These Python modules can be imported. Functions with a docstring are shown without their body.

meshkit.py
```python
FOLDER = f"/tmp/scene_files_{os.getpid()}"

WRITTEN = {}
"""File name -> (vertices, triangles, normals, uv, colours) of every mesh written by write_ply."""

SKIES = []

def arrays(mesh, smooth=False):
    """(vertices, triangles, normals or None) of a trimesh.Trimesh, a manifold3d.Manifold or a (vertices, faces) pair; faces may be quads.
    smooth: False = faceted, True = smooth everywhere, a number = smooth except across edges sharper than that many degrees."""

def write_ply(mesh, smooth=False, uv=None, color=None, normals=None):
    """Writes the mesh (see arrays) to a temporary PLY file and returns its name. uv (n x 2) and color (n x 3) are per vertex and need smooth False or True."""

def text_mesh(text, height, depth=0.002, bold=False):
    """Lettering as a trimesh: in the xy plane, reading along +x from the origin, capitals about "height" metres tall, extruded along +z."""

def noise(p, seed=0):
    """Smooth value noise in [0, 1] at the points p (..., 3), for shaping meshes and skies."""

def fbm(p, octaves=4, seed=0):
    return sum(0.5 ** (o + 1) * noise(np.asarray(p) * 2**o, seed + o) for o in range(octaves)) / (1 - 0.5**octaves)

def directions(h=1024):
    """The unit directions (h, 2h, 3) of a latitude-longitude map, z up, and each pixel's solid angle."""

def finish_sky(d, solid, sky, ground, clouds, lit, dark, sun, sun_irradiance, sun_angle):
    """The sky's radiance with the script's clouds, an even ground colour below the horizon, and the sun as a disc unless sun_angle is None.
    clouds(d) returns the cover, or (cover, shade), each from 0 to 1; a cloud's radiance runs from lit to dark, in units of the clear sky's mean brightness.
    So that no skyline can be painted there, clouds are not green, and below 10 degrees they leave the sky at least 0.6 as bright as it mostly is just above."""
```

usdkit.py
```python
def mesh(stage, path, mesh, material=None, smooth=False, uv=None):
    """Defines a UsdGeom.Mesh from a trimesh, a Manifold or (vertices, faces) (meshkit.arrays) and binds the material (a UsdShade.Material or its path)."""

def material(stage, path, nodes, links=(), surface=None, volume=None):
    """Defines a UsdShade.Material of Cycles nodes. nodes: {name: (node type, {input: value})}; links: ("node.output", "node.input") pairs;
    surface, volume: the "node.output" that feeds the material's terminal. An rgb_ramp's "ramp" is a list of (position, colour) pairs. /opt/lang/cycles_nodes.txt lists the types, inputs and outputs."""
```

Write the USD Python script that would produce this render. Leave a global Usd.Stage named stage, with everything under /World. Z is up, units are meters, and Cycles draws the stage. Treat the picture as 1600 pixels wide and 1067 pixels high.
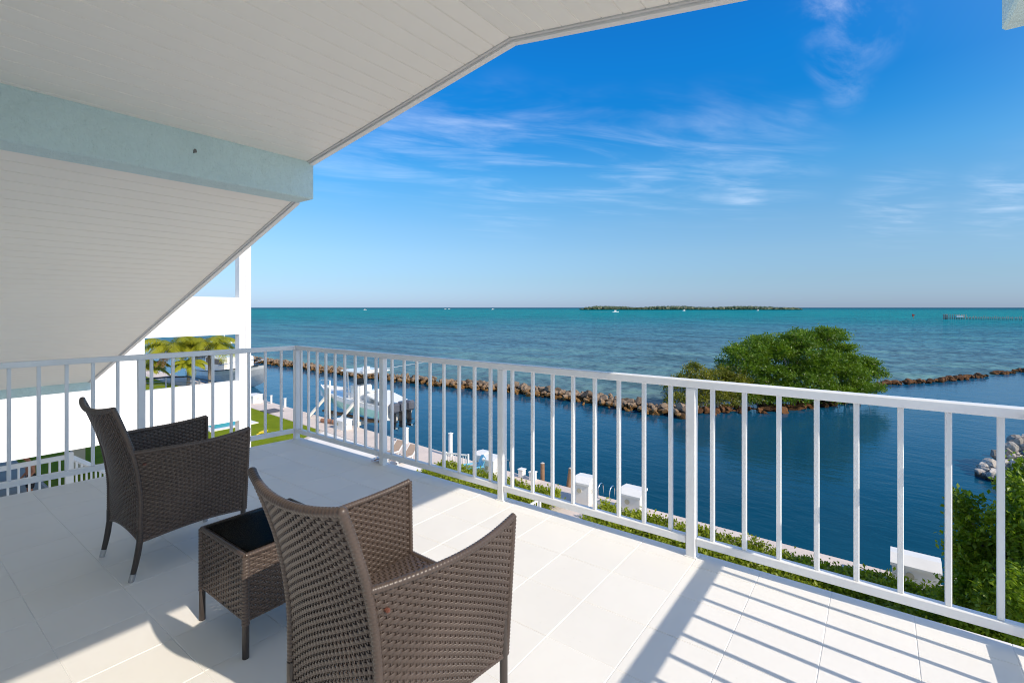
import math, random
import numpy as np, trimesh, usdkit, meshkit
from pxr import Usd, UsdGeom, UsdLux, UsdShade, Gf, Sdf
from shapely.geometry import Polygon, box as sbox
from shapely.ops import unary_union

stage = Usd.Stage.CreateInMemory()
UsdGeom.SetStageUpAxis(stage, 'Z'); UsdGeom.SetStageMetersPerUnit(stage, 1.0)
UsdGeom.Xform.Define(stage, '/World'); UsdGeom.Scope.Define(stage, '/World/Looks')

# ------------------------------------------------------------------ camera, sky, sun, exposure
EYE = 7.9                                   # metres above the water (z = 0)
YAW = math.atan2(575, 770)                  # the camera looks this far left of straight out to sea (+y)
cam = UsdGeom.Camera.Define(stage, '/World/camera')
cam.CreateHorizontalApertureAttr(36.0); cam.CreateVerticalApertureAttr(24.0)
cam.CreateFocalLengthAttr(770 / 1600 * 36.0)
cam.CreateVerticalApertureOffsetAttr(-53 / 1600 * 36.0)
cam.CreateClippingRangeAttr(Gf.Vec2f(0.05, 100000.0))
cam.CreateExposureAttr(0.0)
UsdGeom.Xformable(cam).AddTranslateOp().Set(Gf.Vec3d(0, 0, EYE))
UsdGeom.Xformable(cam).AddRotateXYZOp().Set(Gf.Vec3f(90, 0, math.degrees(YAW)))

SUN_AZ = (0.9970, -0.077)                   # horizontal direction towards the sun
SUN_EL = math.atan(0.777)
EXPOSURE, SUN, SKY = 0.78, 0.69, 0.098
sun = UsdLux.DistantLight.Define(stage, '/World/sun')
sun.CreateIntensityAttr(SUN); sun.CreateAngleAttr(0.5); sun.CreateNormalizeAttr(True)
sun.CreateColorAttr(Gf.Vec3f(1.0, 0.885, 0.735))
sd = np.array([SUN_AZ[0] * math.cos(SUN_EL), SUN_AZ[1] * math.cos(SUN_EL), math.sin(SUN_EL)])
sun_q = Gf.Rotation(Gf.Vec3d(0, 0, 1), Gf.Vec3d(*map(float, sd)))
UsdGeom.Xformable(sun).AddOrientOp(UsdGeom.XformOp.PrecisionDouble).Set(Gf.Quatd(sun_q.GetQuat()))
cam.GetExposureAttr().Set(EXPOSURE)

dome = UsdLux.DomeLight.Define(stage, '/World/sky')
sky_mat = usdkit.material(stage, '/World/Looks/sky', {
    'sky': ('sky_texture', {'sky_type': 'single_scattering', 'sun_disc': False, 'sun_elevation': SUN_EL, 'sun_rotation': math.atan2(SUN_AZ[0], SUN_AZ[1]), 'air_density': 1.0, 'aerosol_density': 0.3, 'ozone_density': 1.5}),
    'tint': ('rgb_ramp', {'ramp': [(0.0, (0.325, 0.463, 0.886)), (0.053, (0.387, 0.523, 0.760)), (0.104, (0.459, 0.617, 0.783)), (0.155, (0.454, 0.681, 0.839)), (0.204, (0.380, 0.728, 0.918)), (0.252, (0.273, 0.752, 1.013)), (0.309, (0.119, 0.688, 1.076)), (0.364, (0.040, 0.633, 1.116)), (0.43, (0.034, 0.666, 1.221)), (0.53, (0.045, 0.645, 1.265)), (0.64, (0.300, 0.780, 1.270)), (0.8, (0.800, 1.020, 1.280)), (1.0, (1.100, 1.160, 1.280))]}),  # upper stops, above the view, paled to add fill light to the shade
    'hs': ('mix', {'mix_type': 'multiply', 'fac': 1.0}),
    # paler sky towards the sun, added out of view to lift the deck shade
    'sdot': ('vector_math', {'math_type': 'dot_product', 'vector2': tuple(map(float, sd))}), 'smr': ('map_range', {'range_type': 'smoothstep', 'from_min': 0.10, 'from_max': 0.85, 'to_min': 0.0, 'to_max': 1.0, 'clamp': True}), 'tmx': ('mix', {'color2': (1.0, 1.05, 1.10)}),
    'rot': ('vector_rotate', {'rotate_type': 'z_axis', 'angle': -0.95}),
    'tc': ('texture_coordinate', {}),
    'sep': ('separate_xyz', {}),
    # cirrus: the view direction projected on a flat layer, stretched along one way
    'zc': ('math', {'math_type': 'maximum', 'value2': 0.03}),
    'dx': ('math', {'math_type': 'divide'}), 'dy': ('math', {'math_type': 'divide'}),
    'cv': ('combine_xyz', {'z': 0.0}),
    'mp': ('mapping', {'scale': (0.75, 1.9, 1.0), 'location': (0.35, 0.2, 0)}),
    'n1': ('noise_texture', {'scale': 1.1, 'detail': 11.0, 'roughness': 0.60, 'distortion': 0.55}),
    'm1': ('map_range', {'range_type': 'smoothstep', 'from_min': 0.39, 'from_max': 0.90, 'to_min': 0.0, 'to_max': 0.62, 'clamp': True}),
    'ac0': ('vector_math', {'math_type': 'distance', 'vector2': (-0.7853, 0.5416, 0.2999)}), 'aq0': ('map_range', {'range_type': 'smoothstep', 'from_min': 0.0, 'from_max': 0.15, 'to_min': 0.6, 'to_max': 0.0, 'clamp': True}),
    'ac1': ('vector_math', {'math_type': 'distance', 'vector2': (-0.7252, 0.6105, 0.3183)}), 'aq1': ('map_range', {'range_type': 'smoothstep', 'from_min': 0.0, 'from_max': 0.15, 'to_min': 0.9, 'to_max': 0.0, 'clamp': True}),
    'as1': ('math', {'math_type': 'maximum'}),
    'ac2': ('vector_math', {'math_type': 'distance', 'vector2': (-0.6616, 0.6816, 0.3126)}), 'aq2': ('map_range', {'range_type': 'smoothstep', 'from_min': 0.0, 'from_max': 0.15, 'to_min': 1, 'to_max': 0.0, 'clamp': True}),
    'as2': ('math', {'math_type': 'maximum'}),
    'ac3': ('vector_math', {'math_type': 'distance', 'vector2': (-0.5875, 0.7455, 0.3148)}), 'aq3': ('map_range', {'range_type': 'smoothstep', 'from_min': 0.0, 'from_max': 0.15, 'to_min': 1, 'to_max': 0.0, 'clamp': True}),
    'as3': ('math', {'math_type': 'maximum'}),
    'ac4': ('vector_math', {'math_type': 'distance', 'vector2': (-0.5101, 0.8071, 0.2973)}), 'aq4': ('map_range', {'range_type': 'smoothstep', 'from_min': 0.0, 'from_max': 0.15, 'to_min': 1, 'to_max': 0.0, 'clamp': True}),
    'as4': ('math', {'math_type': 'maximum'}),
    'ac5': ('vector_math', {'math_type': 'distance', 'vector2': (-0.4272, 0.8589, 0.2825)}), 'aq5': ('map_range', {'range_type': 'smoothstep', 'from_min': 0.0, 'from_max': 0.15, 'to_min': 1, 'to_max': 0.0, 'clamp': True}),
    'as5': ('math', {'math_type': 'maximum'}),
    'ac6': ('vector_math', {'math_type': 'distance', 'vector2': (-0.3413, 0.8983, 0.2766)}), 'aq6': ('map_range', {'range_type': 'smoothstep', 'from_min': 0.0, 'from_max': 0.15, 'to_min': 0.9, 'to_max': 0.0, 'clamp': True}),
    'as6': ('math', {'math_type': 'maximum'}),
    'ac7': ('vector_math', {'math_type': 'distance', 'vector2': (-0.2461, 0.93, 0.2729)}), 'aq7': ('map_range', {'range_type': 'smoothstep', 'from_min': 0.0, 'from_max': 0.15, 'to_min': 0.8, 'to_max': 0.0, 'clamp': True}),
    'as7': ('math', {'math_type': 'maximum'}),
    'ac8': ('vector_math', {'math_type': 'distance', 'vector2': (-0.1654, 0.949, 0.2684)}), 'aq8': ('map_range', {'range_type': 'smoothstep', 'from_min': 0.0, 'from_max': 0.15, 'to_min': 0.6, 'to_max': 0.0, 'clamp': True}),
    'as8': ('math', {'math_type': 'maximum'}),
    'ac9': ('vector_math', {'math_type': 'distance', 'vector2': (-0.5905, 0.7697, 0.2425)}), 'aq9': ('map_range', {'range_type': 'smoothstep', 'from_min': 0.0, 'from_max': 0.15, 'to_min': 0.7, 'to_max': 0.0, 'clamp': True}),
    'as9': ('math', {'math_type': 'maximum'}),
    'ac10': ('vector_math', {'math_type': 'distance', 'vector2': (-0.1982, 0.9579, 0.2077)}), 'aq10': ('map_range', {'range_type': 'smoothstep', 'from_min': 0.0, 'from_max': 0.07, 'to_min': 1.0, 'to_max': 0.0, 'clamp': True}),
    'as10': ('math', {'math_type': 'maximum'}),
    'ac11': ('vector_math', {'math_type': 'distance', 'vector2': (0.0203, 0.9873, 0.1573)}), 'aq11': ('map_range', {'range_type': 'smoothstep', 'from_min': 0.0, 'from_max': 0.09, 'to_min': 0.9, 'to_max': 0.0, 'clamp': True}),
    'as11': ('math', {'math_type': 'maximum'}),
    'ac12': ('vector_math', {'math_type': 'distance', 'vector2': (0.1419, 0.9788, 0.1476)}), 'aq12': ('map_range', {'range_type': 'smoothstep', 'from_min': 0.0, 'from_max': 0.08, 'to_min': 0.9, 'to_max': 0.0, 'clamp': True}),
    'as12': ('math', {'math_type': 'maximum'}),
    'ac13': ('vector_math', {'math_type': 'distance', 'vector2': (-0.1064, 0.9417, 0.3193)}), 'aq13': ('map_range', {'range_type': 'smoothstep', 'from_min': 0.0, 'from_max': 0.05, 'to_min': 0.6, 'to_max': 0.0, 'clamp': True}),
    'as13': ('math', {'math_type': 'maximum'}),
    'ac14': ('vector_math', {'math_type': 'distance', 'vector2': (0.4314, 0.8814, 0.1924)}), 'aq14': ('map_range', {'range_type': 'smoothstep', 'from_min': 0.0, 'from_max': 0.35, 'to_min': 0.8, 'to_max': 0.0, 'clamp': True}),
    'as14': ('math', {'math_type': 'maximum'}),
    'ac15': ('vector_math', {'math_type': 'distance', 'vector2': (-0.9659, -0.2121, 0.1486)}), 'aq15': ('map_range', {'range_type': 'smoothstep', 'from_min': 0.0, 'from_max': 0.4, 'to_min': 0.8, 'to_max': 0.0, 'clamp': True}),
    'as15': ('math', {'math_type': 'maximum'}),
    'wc0': ('vector_math', {'math_type': 'distance', 'vector2': (-0.0459, 0.8826, 0.4679)}), 'wq0': ('map_range', {'range_type': 'smoothstep', 'from_min': 0.0, 'from_max': 0.085, 'to_min': 1.0, 'to_max': 0.0, 'clamp': True}),
    'wc1': ('vector_math', {'math_type': 'distance', 'vector2': (-0.031, 0.9064, 0.4213)}), 'wq1': ('map_range', {'range_type': 'smoothstep', 'from_min': 0.0, 'from_max': 0.085, 'to_min': 1.0, 'to_max': 0.0, 'clamp': True}),
    'ws1': ('math', {'math_type': 'maximum'}),
    'wc2': ('vector_math', {'math_type': 'distance', 'vector2': (-0.0504, 0.9216, 0.3848)}), 'wq2': ('map_range', {'range_type': 'smoothstep', 'from_min': 0.0, 'from_max': 0.055, 'to_min': 1.0, 'to_max': 0.0, 'clamp': True}),
    'ws2': ('math', {'math_type': 'maximum'}),
    'wc3': ('vector_math', {'math_type': 'distance', 'vector2': (-0.0445, 0.9379, 0.3441)}), 'wq3': ('map_range', {'range_type': 'smoothstep', 'from_min': 0.0, 'from_max': 0.05, 'to_min': 0.4, 'to_max': 0.0, 'clamp': True}),
    'ws3': ('math', {'math_type': 'maximum'}),
    'rotw': ('vector_rotate', {'rotate_type': 'z_axis', 'angle': -1.45}), 'mpw': ('mapping', {'scale': (1.4, 3.4, 1.0), 'location': (0.7, 0.1, 0)}), 'nw': ('noise_texture', {'scale': 1.3, 'detail': 11.0, 'roughness': 0.62, 'distortion': 0.4}),
    'mw': ('map_range', {'range_type': 'smoothstep', 'from_min': 0.40, 'from_max': 0.86, 'to_min': 0.0, 'to_max': 0.55, 'clamp': True}), 'kw': ('math', {'math_type': 'multiply'}), 'kk': ('math', {'math_type': 'maximum'}),
    'me': ('map_range', {'range_type': 'smoothstep', 'from_min': 0.05, 'from_max': 0.18, 'to_min': 0.0, 'to_max': 0.8, 'clamp': True}),
    'k1': ('math', {'math_type': 'multiply'}), 'k2': ('math', {'math_type': 'multiply'}),
    'mix': ('mix', {'color2': (7.2, 7.6, 8.6)}),
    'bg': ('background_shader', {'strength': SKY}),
}, [('tc.generated', 'sep.vector'), ('sep.z', 'zc.value1'), ('sep.x', 'dx.value1'), ('zc.value', 'dx.value2'), ('sep.y', 'dy.value1'), ('zc.value', 'dy.value2'),
    ('dx.value', 'cv.x'), ('dy.value', 'cv.y'), ('cv.vector', 'rot.vector'), ('rot.vector', 'mp.vector'), ('mp.vector', 'n1.vector'),
    ('n1.fac', 'm1.value'), ('sep.z', 'me.value'), ('m1.result', 'k1.value1'), ('as15.value', 'k1.value2'), ('tc.generated', 'ac0.vector1'), ('ac0.value', 'aq0.value'), ('tc.generated', 'ac1.vector1'), ('ac1.value', 'aq1.value'), ('aq0.result', 'as1.value1'), ('aq1.result', 'as1.value2'), ('tc.generated', 'ac2.vector1'), ('ac2.value', 'aq2.value'), ('as1.value', 'as2.value1'), ('aq2.result', 'as2.value2'), ('tc.generated', 'ac3.vector1'), ('ac3.value', 'aq3.value'), ('as2.value', 'as3.value1'), ('aq3.result', 'as3.value2'), ('tc.generated', 'ac4.vector1'), ('ac4.value', 'aq4.value'), ('as3.value', 'as4.value1'), ('aq4.result', 'as4.value2'), ('tc.generated', 'ac5.vector1'), ('ac5.value', 'aq5.value'), ('as4.value', 'as5.value1'), ('aq5.result', 'as5.value2'), ('tc.generated', 'ac6.vector1'), ('ac6.value', 'aq6.value'), ('as5.value', 'as6.value1'), ('aq6.result', 'as6.value2'), ('tc.generated', 'ac7.vector1'), ('ac7.value', 'aq7.value'), ('as6.value', 'as7.value1'), ('aq7.result', 'as7.value2'), ('tc.generated', 'ac8.vector1'), ('ac8.value', 'aq8.value'), ('as7.value', 'as8.value1'), ('aq8.result', 'as8.value2'), ('tc.generated', 'ac9.vector1'), ('ac9.value', 'aq9.value'), ('as8.value', 'as9.value1'), ('aq9.result', 'as9.value2'), ('tc.generated', 'ac10.vector1'), ('ac10.value', 'aq10.value'), ('as9.value', 'as10.value1'), ('aq10.result', 'as10.value2'), ('tc.generated', 'ac11.vector1'), ('ac11.value', 'aq11.value'), ('as10.value', 'as11.value1'), ('aq11.result', 'as11.value2'), ('tc.generated', 'ac12.vector1'), ('ac12.value', 'aq12.value'), ('as11.value', 'as12.value1'), ('aq12.result', 'as12.value2'), ('tc.generated', 'ac13.vector1'), ('ac13.value', 'aq13.value'), ('as12.value', 'as13.value1'), ('aq13.result', 'as13.value2'), ('tc.generated', 'ac14.vector1'), ('ac14.value', 'aq14.value'), ('as13.value', 'as14.value1'), ('aq14.result', 'as14.value2'), ('tc.generated', 'ac15.vector1'), ('ac15.value', 'aq15.value'), ('as14.value', 'as15.value1'), ('aq15.result', 'as15.value2'), ('tc.generated', 'wc0.vector1'), ('wc0.value', 'wq0.value'), ('tc.generated', 'wc1.vector1'), ('wc1.value', 'wq1.value'), ('wq0.result', 'ws1.value1'), ('wq1.result', 'ws1.value2'), ('tc.generated', 'wc2.vector1'), ('wc2.value', 'wq2.value'), ('ws1.value', 'ws2.value1'), ('wq2.result', 'ws2.value2'), ('tc.generated', 'wc3.vector1'), ('wc3.value', 'wq3.value'), ('ws2.value', 'ws3.value1'), ('wq3.result', 'ws3.value2'), ('cv.vector', 'rotw.vector'), ('rotw.vector', 'mpw.vector'), ('mpw.vector', 'nw.vector'), ('nw.fac', 'mw.value'), ('mw.result', 'kw.value1'), ('ws3.value', 'kw.value2'), ('k1.value', 'kk.value1'), ('kw.value', 'kk.value2'), ('kk.value', 'k2.value1'), ('me.result', 'k2.value2'),
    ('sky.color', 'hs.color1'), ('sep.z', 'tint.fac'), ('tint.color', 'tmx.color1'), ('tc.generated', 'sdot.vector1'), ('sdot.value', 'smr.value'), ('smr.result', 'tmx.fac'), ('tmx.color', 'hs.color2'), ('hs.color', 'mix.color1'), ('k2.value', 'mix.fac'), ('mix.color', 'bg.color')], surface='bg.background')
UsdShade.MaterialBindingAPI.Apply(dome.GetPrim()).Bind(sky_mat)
dome.GetPrim().SetCustomDataByKey('kind', 'structure')

# ------------------------------------------------------------------ helpers
used = {}
def numbered(parent, name):
    k = used.get((parent, name), 0); used[(parent, name)] = k + 1
    return f'{parent}/{name}' if k == 0 else f'{parent}/{name}_{k:03d}'
def path_of(p): return '/World' if p is None else (p if isinstance(p, str) else str(p.GetPath()))
def tag(prim, label=None, cat=None, group=None, kind=None):
    p = prim.GetPrim() if hasattr(prim, 'GetPrim') else prim
    for k, v in (('label', label), ('category', cat), ('group', group), ('kind', kind)):
        if v: p.SetCustomDataByKey(k, v)
    return p
def obj(name, mesh, mat, parent=None, smooth=False, label=None, cat=None, group=None, kind=None):
    m = usdkit.mesh(stage, numbered(path_of(parent), name), mesh, M[mat] if isinstance(mat, str) else mat, smooth=smooth)
    return tag(m, label, cat, group, kind)
def thing(name, label, cat, loc=(0, 0, 0), rz=0.0, group=None, kind=None):
    x = UsdGeom.Xform.Define(stage, numbered('/World', name))
    x.AddTranslateOp().Set(Gf.Vec3d(*map(float, loc))); x.AddRotateZOp().Set(math.degrees(rz))
    return tag(x, label, cat, group, kind)
def dup(src, name, loc, rz, label, cat, group=None):
    x = UsdGeom.Xform.Define(stage, numbered('/World', name))
    x.GetPrim().GetReferences().AddInternalReference(src.GetPath())
    x.GetPrim().SetInstanceable(True)
    x.GetPrim().GetAttribute('xformOp:translate').Set(Gf.Vec3d(*map(float, loc)))
    x.GetPrim().GetAttribute('xformOp:rotateZ').Set(math.degrees(rz))
    return tag(x, label, cat, group)
cat = trimesh.util.concatenate
def bx(x0, y0, z0, x1, y1, z1):
    m = trimesh.creation.box([abs(x1 - x0), abs(y1 - y0), abs(z1 - z0)]); m.apply_translation([(x0 + x1) / 2, (y0 + y1) / 2, (z0 + z1) / 2]); return m
def rbx(x0, y0, z0, x1, y1, z1, r=0.01):
    """a box with its edges chamfered"""
    import manifold3d as m3
    sx, sy, sz = abs(x1 - x0), abs(y1 - y0), abs(z1 - z0); r = min(r, sx / 3, sy / 3, sz / 3)
    pts = [(a * (sx / 2 - (r if i != 0 else 0)), b * (sy / 2 - (r if i != 1 else 0)), c * (sz / 2 - (r if i != 2 else 0))) for a in (-1, 1) for b in (-1, 1) for c in (-1, 1) for i in range(3)]
    h = trimesh.convex.convex_hull(np.array(pts)); h.apply_translation([(x0 + x1) / 2, (y0 + y1) / 2, (z0 + z1) / 2]); return h
def bar(p, q, w, h, up=(0, 0, 1)):
    """a rectangular bar from p to q"""
    p, q = np.asarray(p, float), np.asarray(q, float); d = q - p; L = np.linalg.norm(d); d /= L
    u = np.asarray(up, float)
    if abs(d @ u) > 0.98: u = np.array([1.0, 0, 0])
    s = np.cross(d, u); s /= np.linalg.norm(s); u = np.cross(s, d)
    T = np.eye(4); T[:3, 0], T[:3, 1], T[:3, 2], T[:3, 3] = s, d, u, (p + q) / 2
    m = trimesh.creation.box([w, L, h]); m.apply_transform(T); return m
def tube(pts, r, n=8, caps=True):
    pts = np.asarray(pts, float); N = len(pts); r = np.broadcast_to(np.asarray(r, float), (N,))
    t = np.gradient(pts, axis=0); t /= np.maximum(np.linalg.norm(t, axis=1, keepdims=True), 1e-9)
    ref = np.array([0, 0, 1.0]) if abs(t[:, 2]).mean() < 0.8 else np.array([1.0, 0, 0])
    a = np.cross(t, ref); a /= np.maximum(np.linalg.norm(a, axis=1, keepdims=True), 1e-9); b = np.cross(t, a)
    ang = np.arange(n) / n * 2 * np.pi
    v = (pts[:, None] + r[:, None, None] * (np.cos(ang)[None, :, None] * a[:, None] + np.sin(ang)[None, :, None] * b[:, None])).reshape(-1, 3)
    i = np.arange(N - 1)[:, None] * n; j = np.arange(n)[None]; k = (j + 1) % n
    q = np.stack([i + j, i + k, i + n + k, i + n + j], -1).reshape(-1, 4)
    f = np.vstack([q[:, [0, 2, 1]], q[:, [0, 3, 2]]])
    if caps:
        v = np.vstack([v, pts[:1], pts[-1:]]); c0, c1 = N * n, N * n + 1
        f = np.vstack([f, [[c0, x, (x + 1) % n] for x in range(n)], [[c1, (N - 1) * n + (x + 1) % n, (N - 1) * n + x] for x in range(n)]])
    return trimesh.Trimesh(v, f, process=False)
def prism(poly, z0, z1):
    m = trimesh.creation.extrude_polygon(poly, z1 - z0, engine='earcut'); m.apply_translation([0, 0, z0]); return m
def sheet(poly, z):
    v, f = trimesh.creation.triangulate_polygon(poly, engine='earcut')
    m = trimesh.Trimesh(np.c_[v, np.full(len(v), z)], f, process=False)
    if m.face_normals[:, 2].mean() < 0: m.invert()
    return m
def rock(seed, size, flat=0.7, sub=2):
    m = trimesh.creation.icosphere(sub, 1.0); v = m.vertices
    n = 0.62 + 0.75 * meshkit.fbm(v * 1.3 + seed * 7.31, 3, seed)
    rg = np.random.default_rng(seed)
    v = v * n[:, None]
    for _ in range(9):                                    # facets: cut the lump by random planes
        d = rg.normal(size=3); d /= np.linalg.norm(d); o = rg.uniform(0.42, 0.78)
        s = v @ d; v = v - np.where(s > o, s - o, 0)[:, None] * d
    v = v * (np.array([1, rg.uniform(0.7, 1), flat]) * np.asarray(size))
    a = rg.uniform(0, 6.28); c, s = math.cos(a), math.sin(a)
    return trimesh.Trimesh(v @ np.array([[c, s, 0], [-s, c, 0], [0, 0, 1]]), m.faces, process=False)

# ------------------------------------------------------------------ materials
M = {}
def paint(name, color, rough=0.5, spec=0.5, var=0.06, scale=3.0, bump=0.0, bscale=60.0, metallic=0.0, dist=0.002, coat=0.0):
    n = {'g': ('geometry', {}), 'nz': ('noise_texture', {'scale': scale, 'detail': 5.0, 'roughness': 0.6}),
         'rp': ('rgb_ramp', {'ramp': [(0.25, tuple(c * (1 - var) for c in color)), (0.75, tuple(min(1, c * (1 + var)) for c in color))]}),
         'rr': ('map_range', {'from_min': 0.3, 'from_max': 0.7, 'to_min': max(0.02, rough - 0.08), 'to_max': rough + 0.08}),
         'p': ('principled_bsdf', {'specular_ior_level': spec, 'metallic': metallic, 'coat_weight': coat})}
    l = [('g.position', 'nz.vector'), ('nz.fac', 'rp.fac'), ('rp.color', 'p.base_color'), ('nz.fac', 'rr.value'), ('rr.result', 'p.roughness')]
    if bump:
        n['bn'] = ('noise_texture', {'scale': bscale, 'detail': 4.0, 'roughness': 0.6}); n['b'] = ('bump', {'strength': bump, 'distance': dist})
        l += [('g.position', 'bn.vector'), ('bn.fac', 'b.height'), ('b.normal', 'p.normal')]
    M[name] = usdkit.material(stage, f'/World/Looks/{name}', n, l, surface='p.BSDF')
paint('rail_white', (0.80, 0.81, 0.82), 0.35, bump=0.15, bscale=25)
paint('ceiling_white', (0.90, 0.875, 0.79), 0.45, var=0.02, scale=1.2)
paint('trim_white', (0.82, 0.81, 0.77), 0.4, var=0.02)
paint('channel_grey', (0.62, 0.62, 0.60), 0.5)
paint('stucco_aqua', (0.60, 0.77, 0.765), 0.8, 0.25, var=0.05, scale=2.0, bump=1.0, bscale=12, dist=0.03)
paint('wall_white', (0.82, 0.82, 0.81), 0.7, 0.3, var=0.02, scale=0.6, bump=0.2, bscale=40)
paint('wall_beige', (0.50, 0.48, 0.44), 0.75, 0.3)
paint('roof_metal', (0.72, 0.73, 0.73), 0.4)
paint('metal_grey', (0.55, 0.56, 0.57), 0.3, metallic=1.0)
paint('black_metal', (0.02, 0.02, 0.022), 0.4)
paint('rust_bolt', (0.13, 0.045, 0.028), 0.6)
paint('gold_pad', (0.55, 0.36, 0.10), 0.4)
paint('nest', (0.20, 0.21, 0.20), 0.9)
paint('wicker_frame', (0.045, 0.036, 0.032), 0.42)

# deck tiles: white paint, tile-to-tile tone, scuffs
M['deck_white'] = usdkit.material(stage, '/World/Looks/deck_white', {
    'g': ('geometry', {}), 'o': ('object_info', {}), 'n': ('noise_texture', {'scale': 1.7, 'detail': 8.0, 'roughness': 0.65}), 'n2': ('noise_texture', {'scale': 38.0, 'detail': 6.0, 'roughness': 0.7}),
    'rp': ('rgb_ramp', {'ramp': [(0.2, (0.765, 0.745, 0.705)), (0.5, (0.80, 0.785, 0.75)), (0.8, (0.82, 0.805, 0.775))]}),
    'sp': ('rgb_ramp', {'ramp': [(0.26, (0.92, 0.92, 0.91)), (0.36, (1, 1, 1)), (1.0, (1, 1, 1))]}),
    'tv': ('map_range', {'from_min': 0.0, 'from_max': 1.0, 'to_min': 0.97, 'to_max': 1.02}),
    'm1': ('mix', {'mix_type': 'multiply', 'fac': 1.0}), 'm2': ('vector_math', {'math_type': 'scale'}),
    'b': ('bump', {'strength': 0.25, 'distance': 0.002}), 'rr': ('map_range', {'from_min': 0.3, 'from_max': 0.7, 'to_min': 0.42, 'to_max': 0.62}),
    'p': ('principled_bsdf', {'specular_ior_level': 0.35})},
    [('g.position', 'n.vector'), ('g.position', 'n2.vector'), ('n.fac', 'rp.fac'), ('n2.fac', 'sp.fac'), ('rp.color', 'm1.color1'), ('sp.color', 'm1.color2'), ('o.random', 'tv.value'),
     ('m1.color', 'm2.vector1'), ('tv.result', 'm2.scale'), ('m2.vector', 'p.base_color'), ('n2.fac', 'b.height'), ('b.normal', 'p.normal'), ('n.fac', 'rr.value'), ('rr.result', 'p.roughness')], surface='p.BSDF')
# wicker strands: plastic rattan, every strand with its own tone
M['wicker'] = usdkit.material(stage, '/World/Looks/wicker', {
    'g': ('geometry', {}), 'tc': ('texture_coordinate', {}), 'n': ('noise_texture', {'scale': 30.0, 'detail': 4.0, 'roughness': 0.6}), 'n2': ('noise_texture', {'scale': 3.0, 'detail': 2.0}),
    'mx': ('math', {'math_type': 'add'}), 'h': ('math', {'math_type': 'multiply', 'value2': 0.5}),
    'rp': ('rgb_ramp', {'ramp': [(0.12, (0.055, 0.040, 0.033)), (0.5, (0.115, 0.084, 0.070)), (0.88, (0.190, 0.148, 0.127))]}),
    'b': ('bump', {'strength': 0.3, 'distance': 0.001}),
    'p': ('principled_bsdf', {'roughness': 0.36, 'specular_ior_level': 0.45})},
    [('tc.object', 'n.vector'), ('tc.object', 'n2.vector'), ('g.random_per_island', 'mx.value1'), ('n2.fac', 'mx.value2'), ('mx.value', 'h.value1'), ('h.value', 'rp.fac'), ('rp.color', 'p.base_color'), ('n.fac', 'b.height'), ('b.normal', 'p.normal')], surface='p.BSDF')
M['dark_glass'] = usdkit.material(stage, '/World/Looks/dark_glass', {
    't': ('transparent_bsdf', {'color': (0.86, 0.87, 0.87)}), 'g': ('glossy_bsdf', {'color': (0.12, 0.12, 0.12), 'roughness': 0.22}), 'f': ('fresnel', {'IOR': 1.35}), 'm': ('mix_closure', {})},
    [('f.fac', 'm.fac'), ('t.BSDF', 'm.closure1'), ('g.BSDF', 'm.closure2')], surface='m.closure')
M['pane'] = usdkit.material(stage, '/World/Looks/pane', {
    't': ('transparent_bsdf', {'color': (0.75, 0.80, 0.80)}), 'g': ('glossy_bsdf', {'color': (1, 1, 1), 'roughness': 0.02}), 'f': ('fresnel', {'IOR': 1.5}), 'm': ('mix_closure', {})},
    [('f.fac', 'm.fac'), ('t.BSDF', 'm.closure1'), ('g.BSDF', 'm.closure2')], surface='m.closure')

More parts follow.
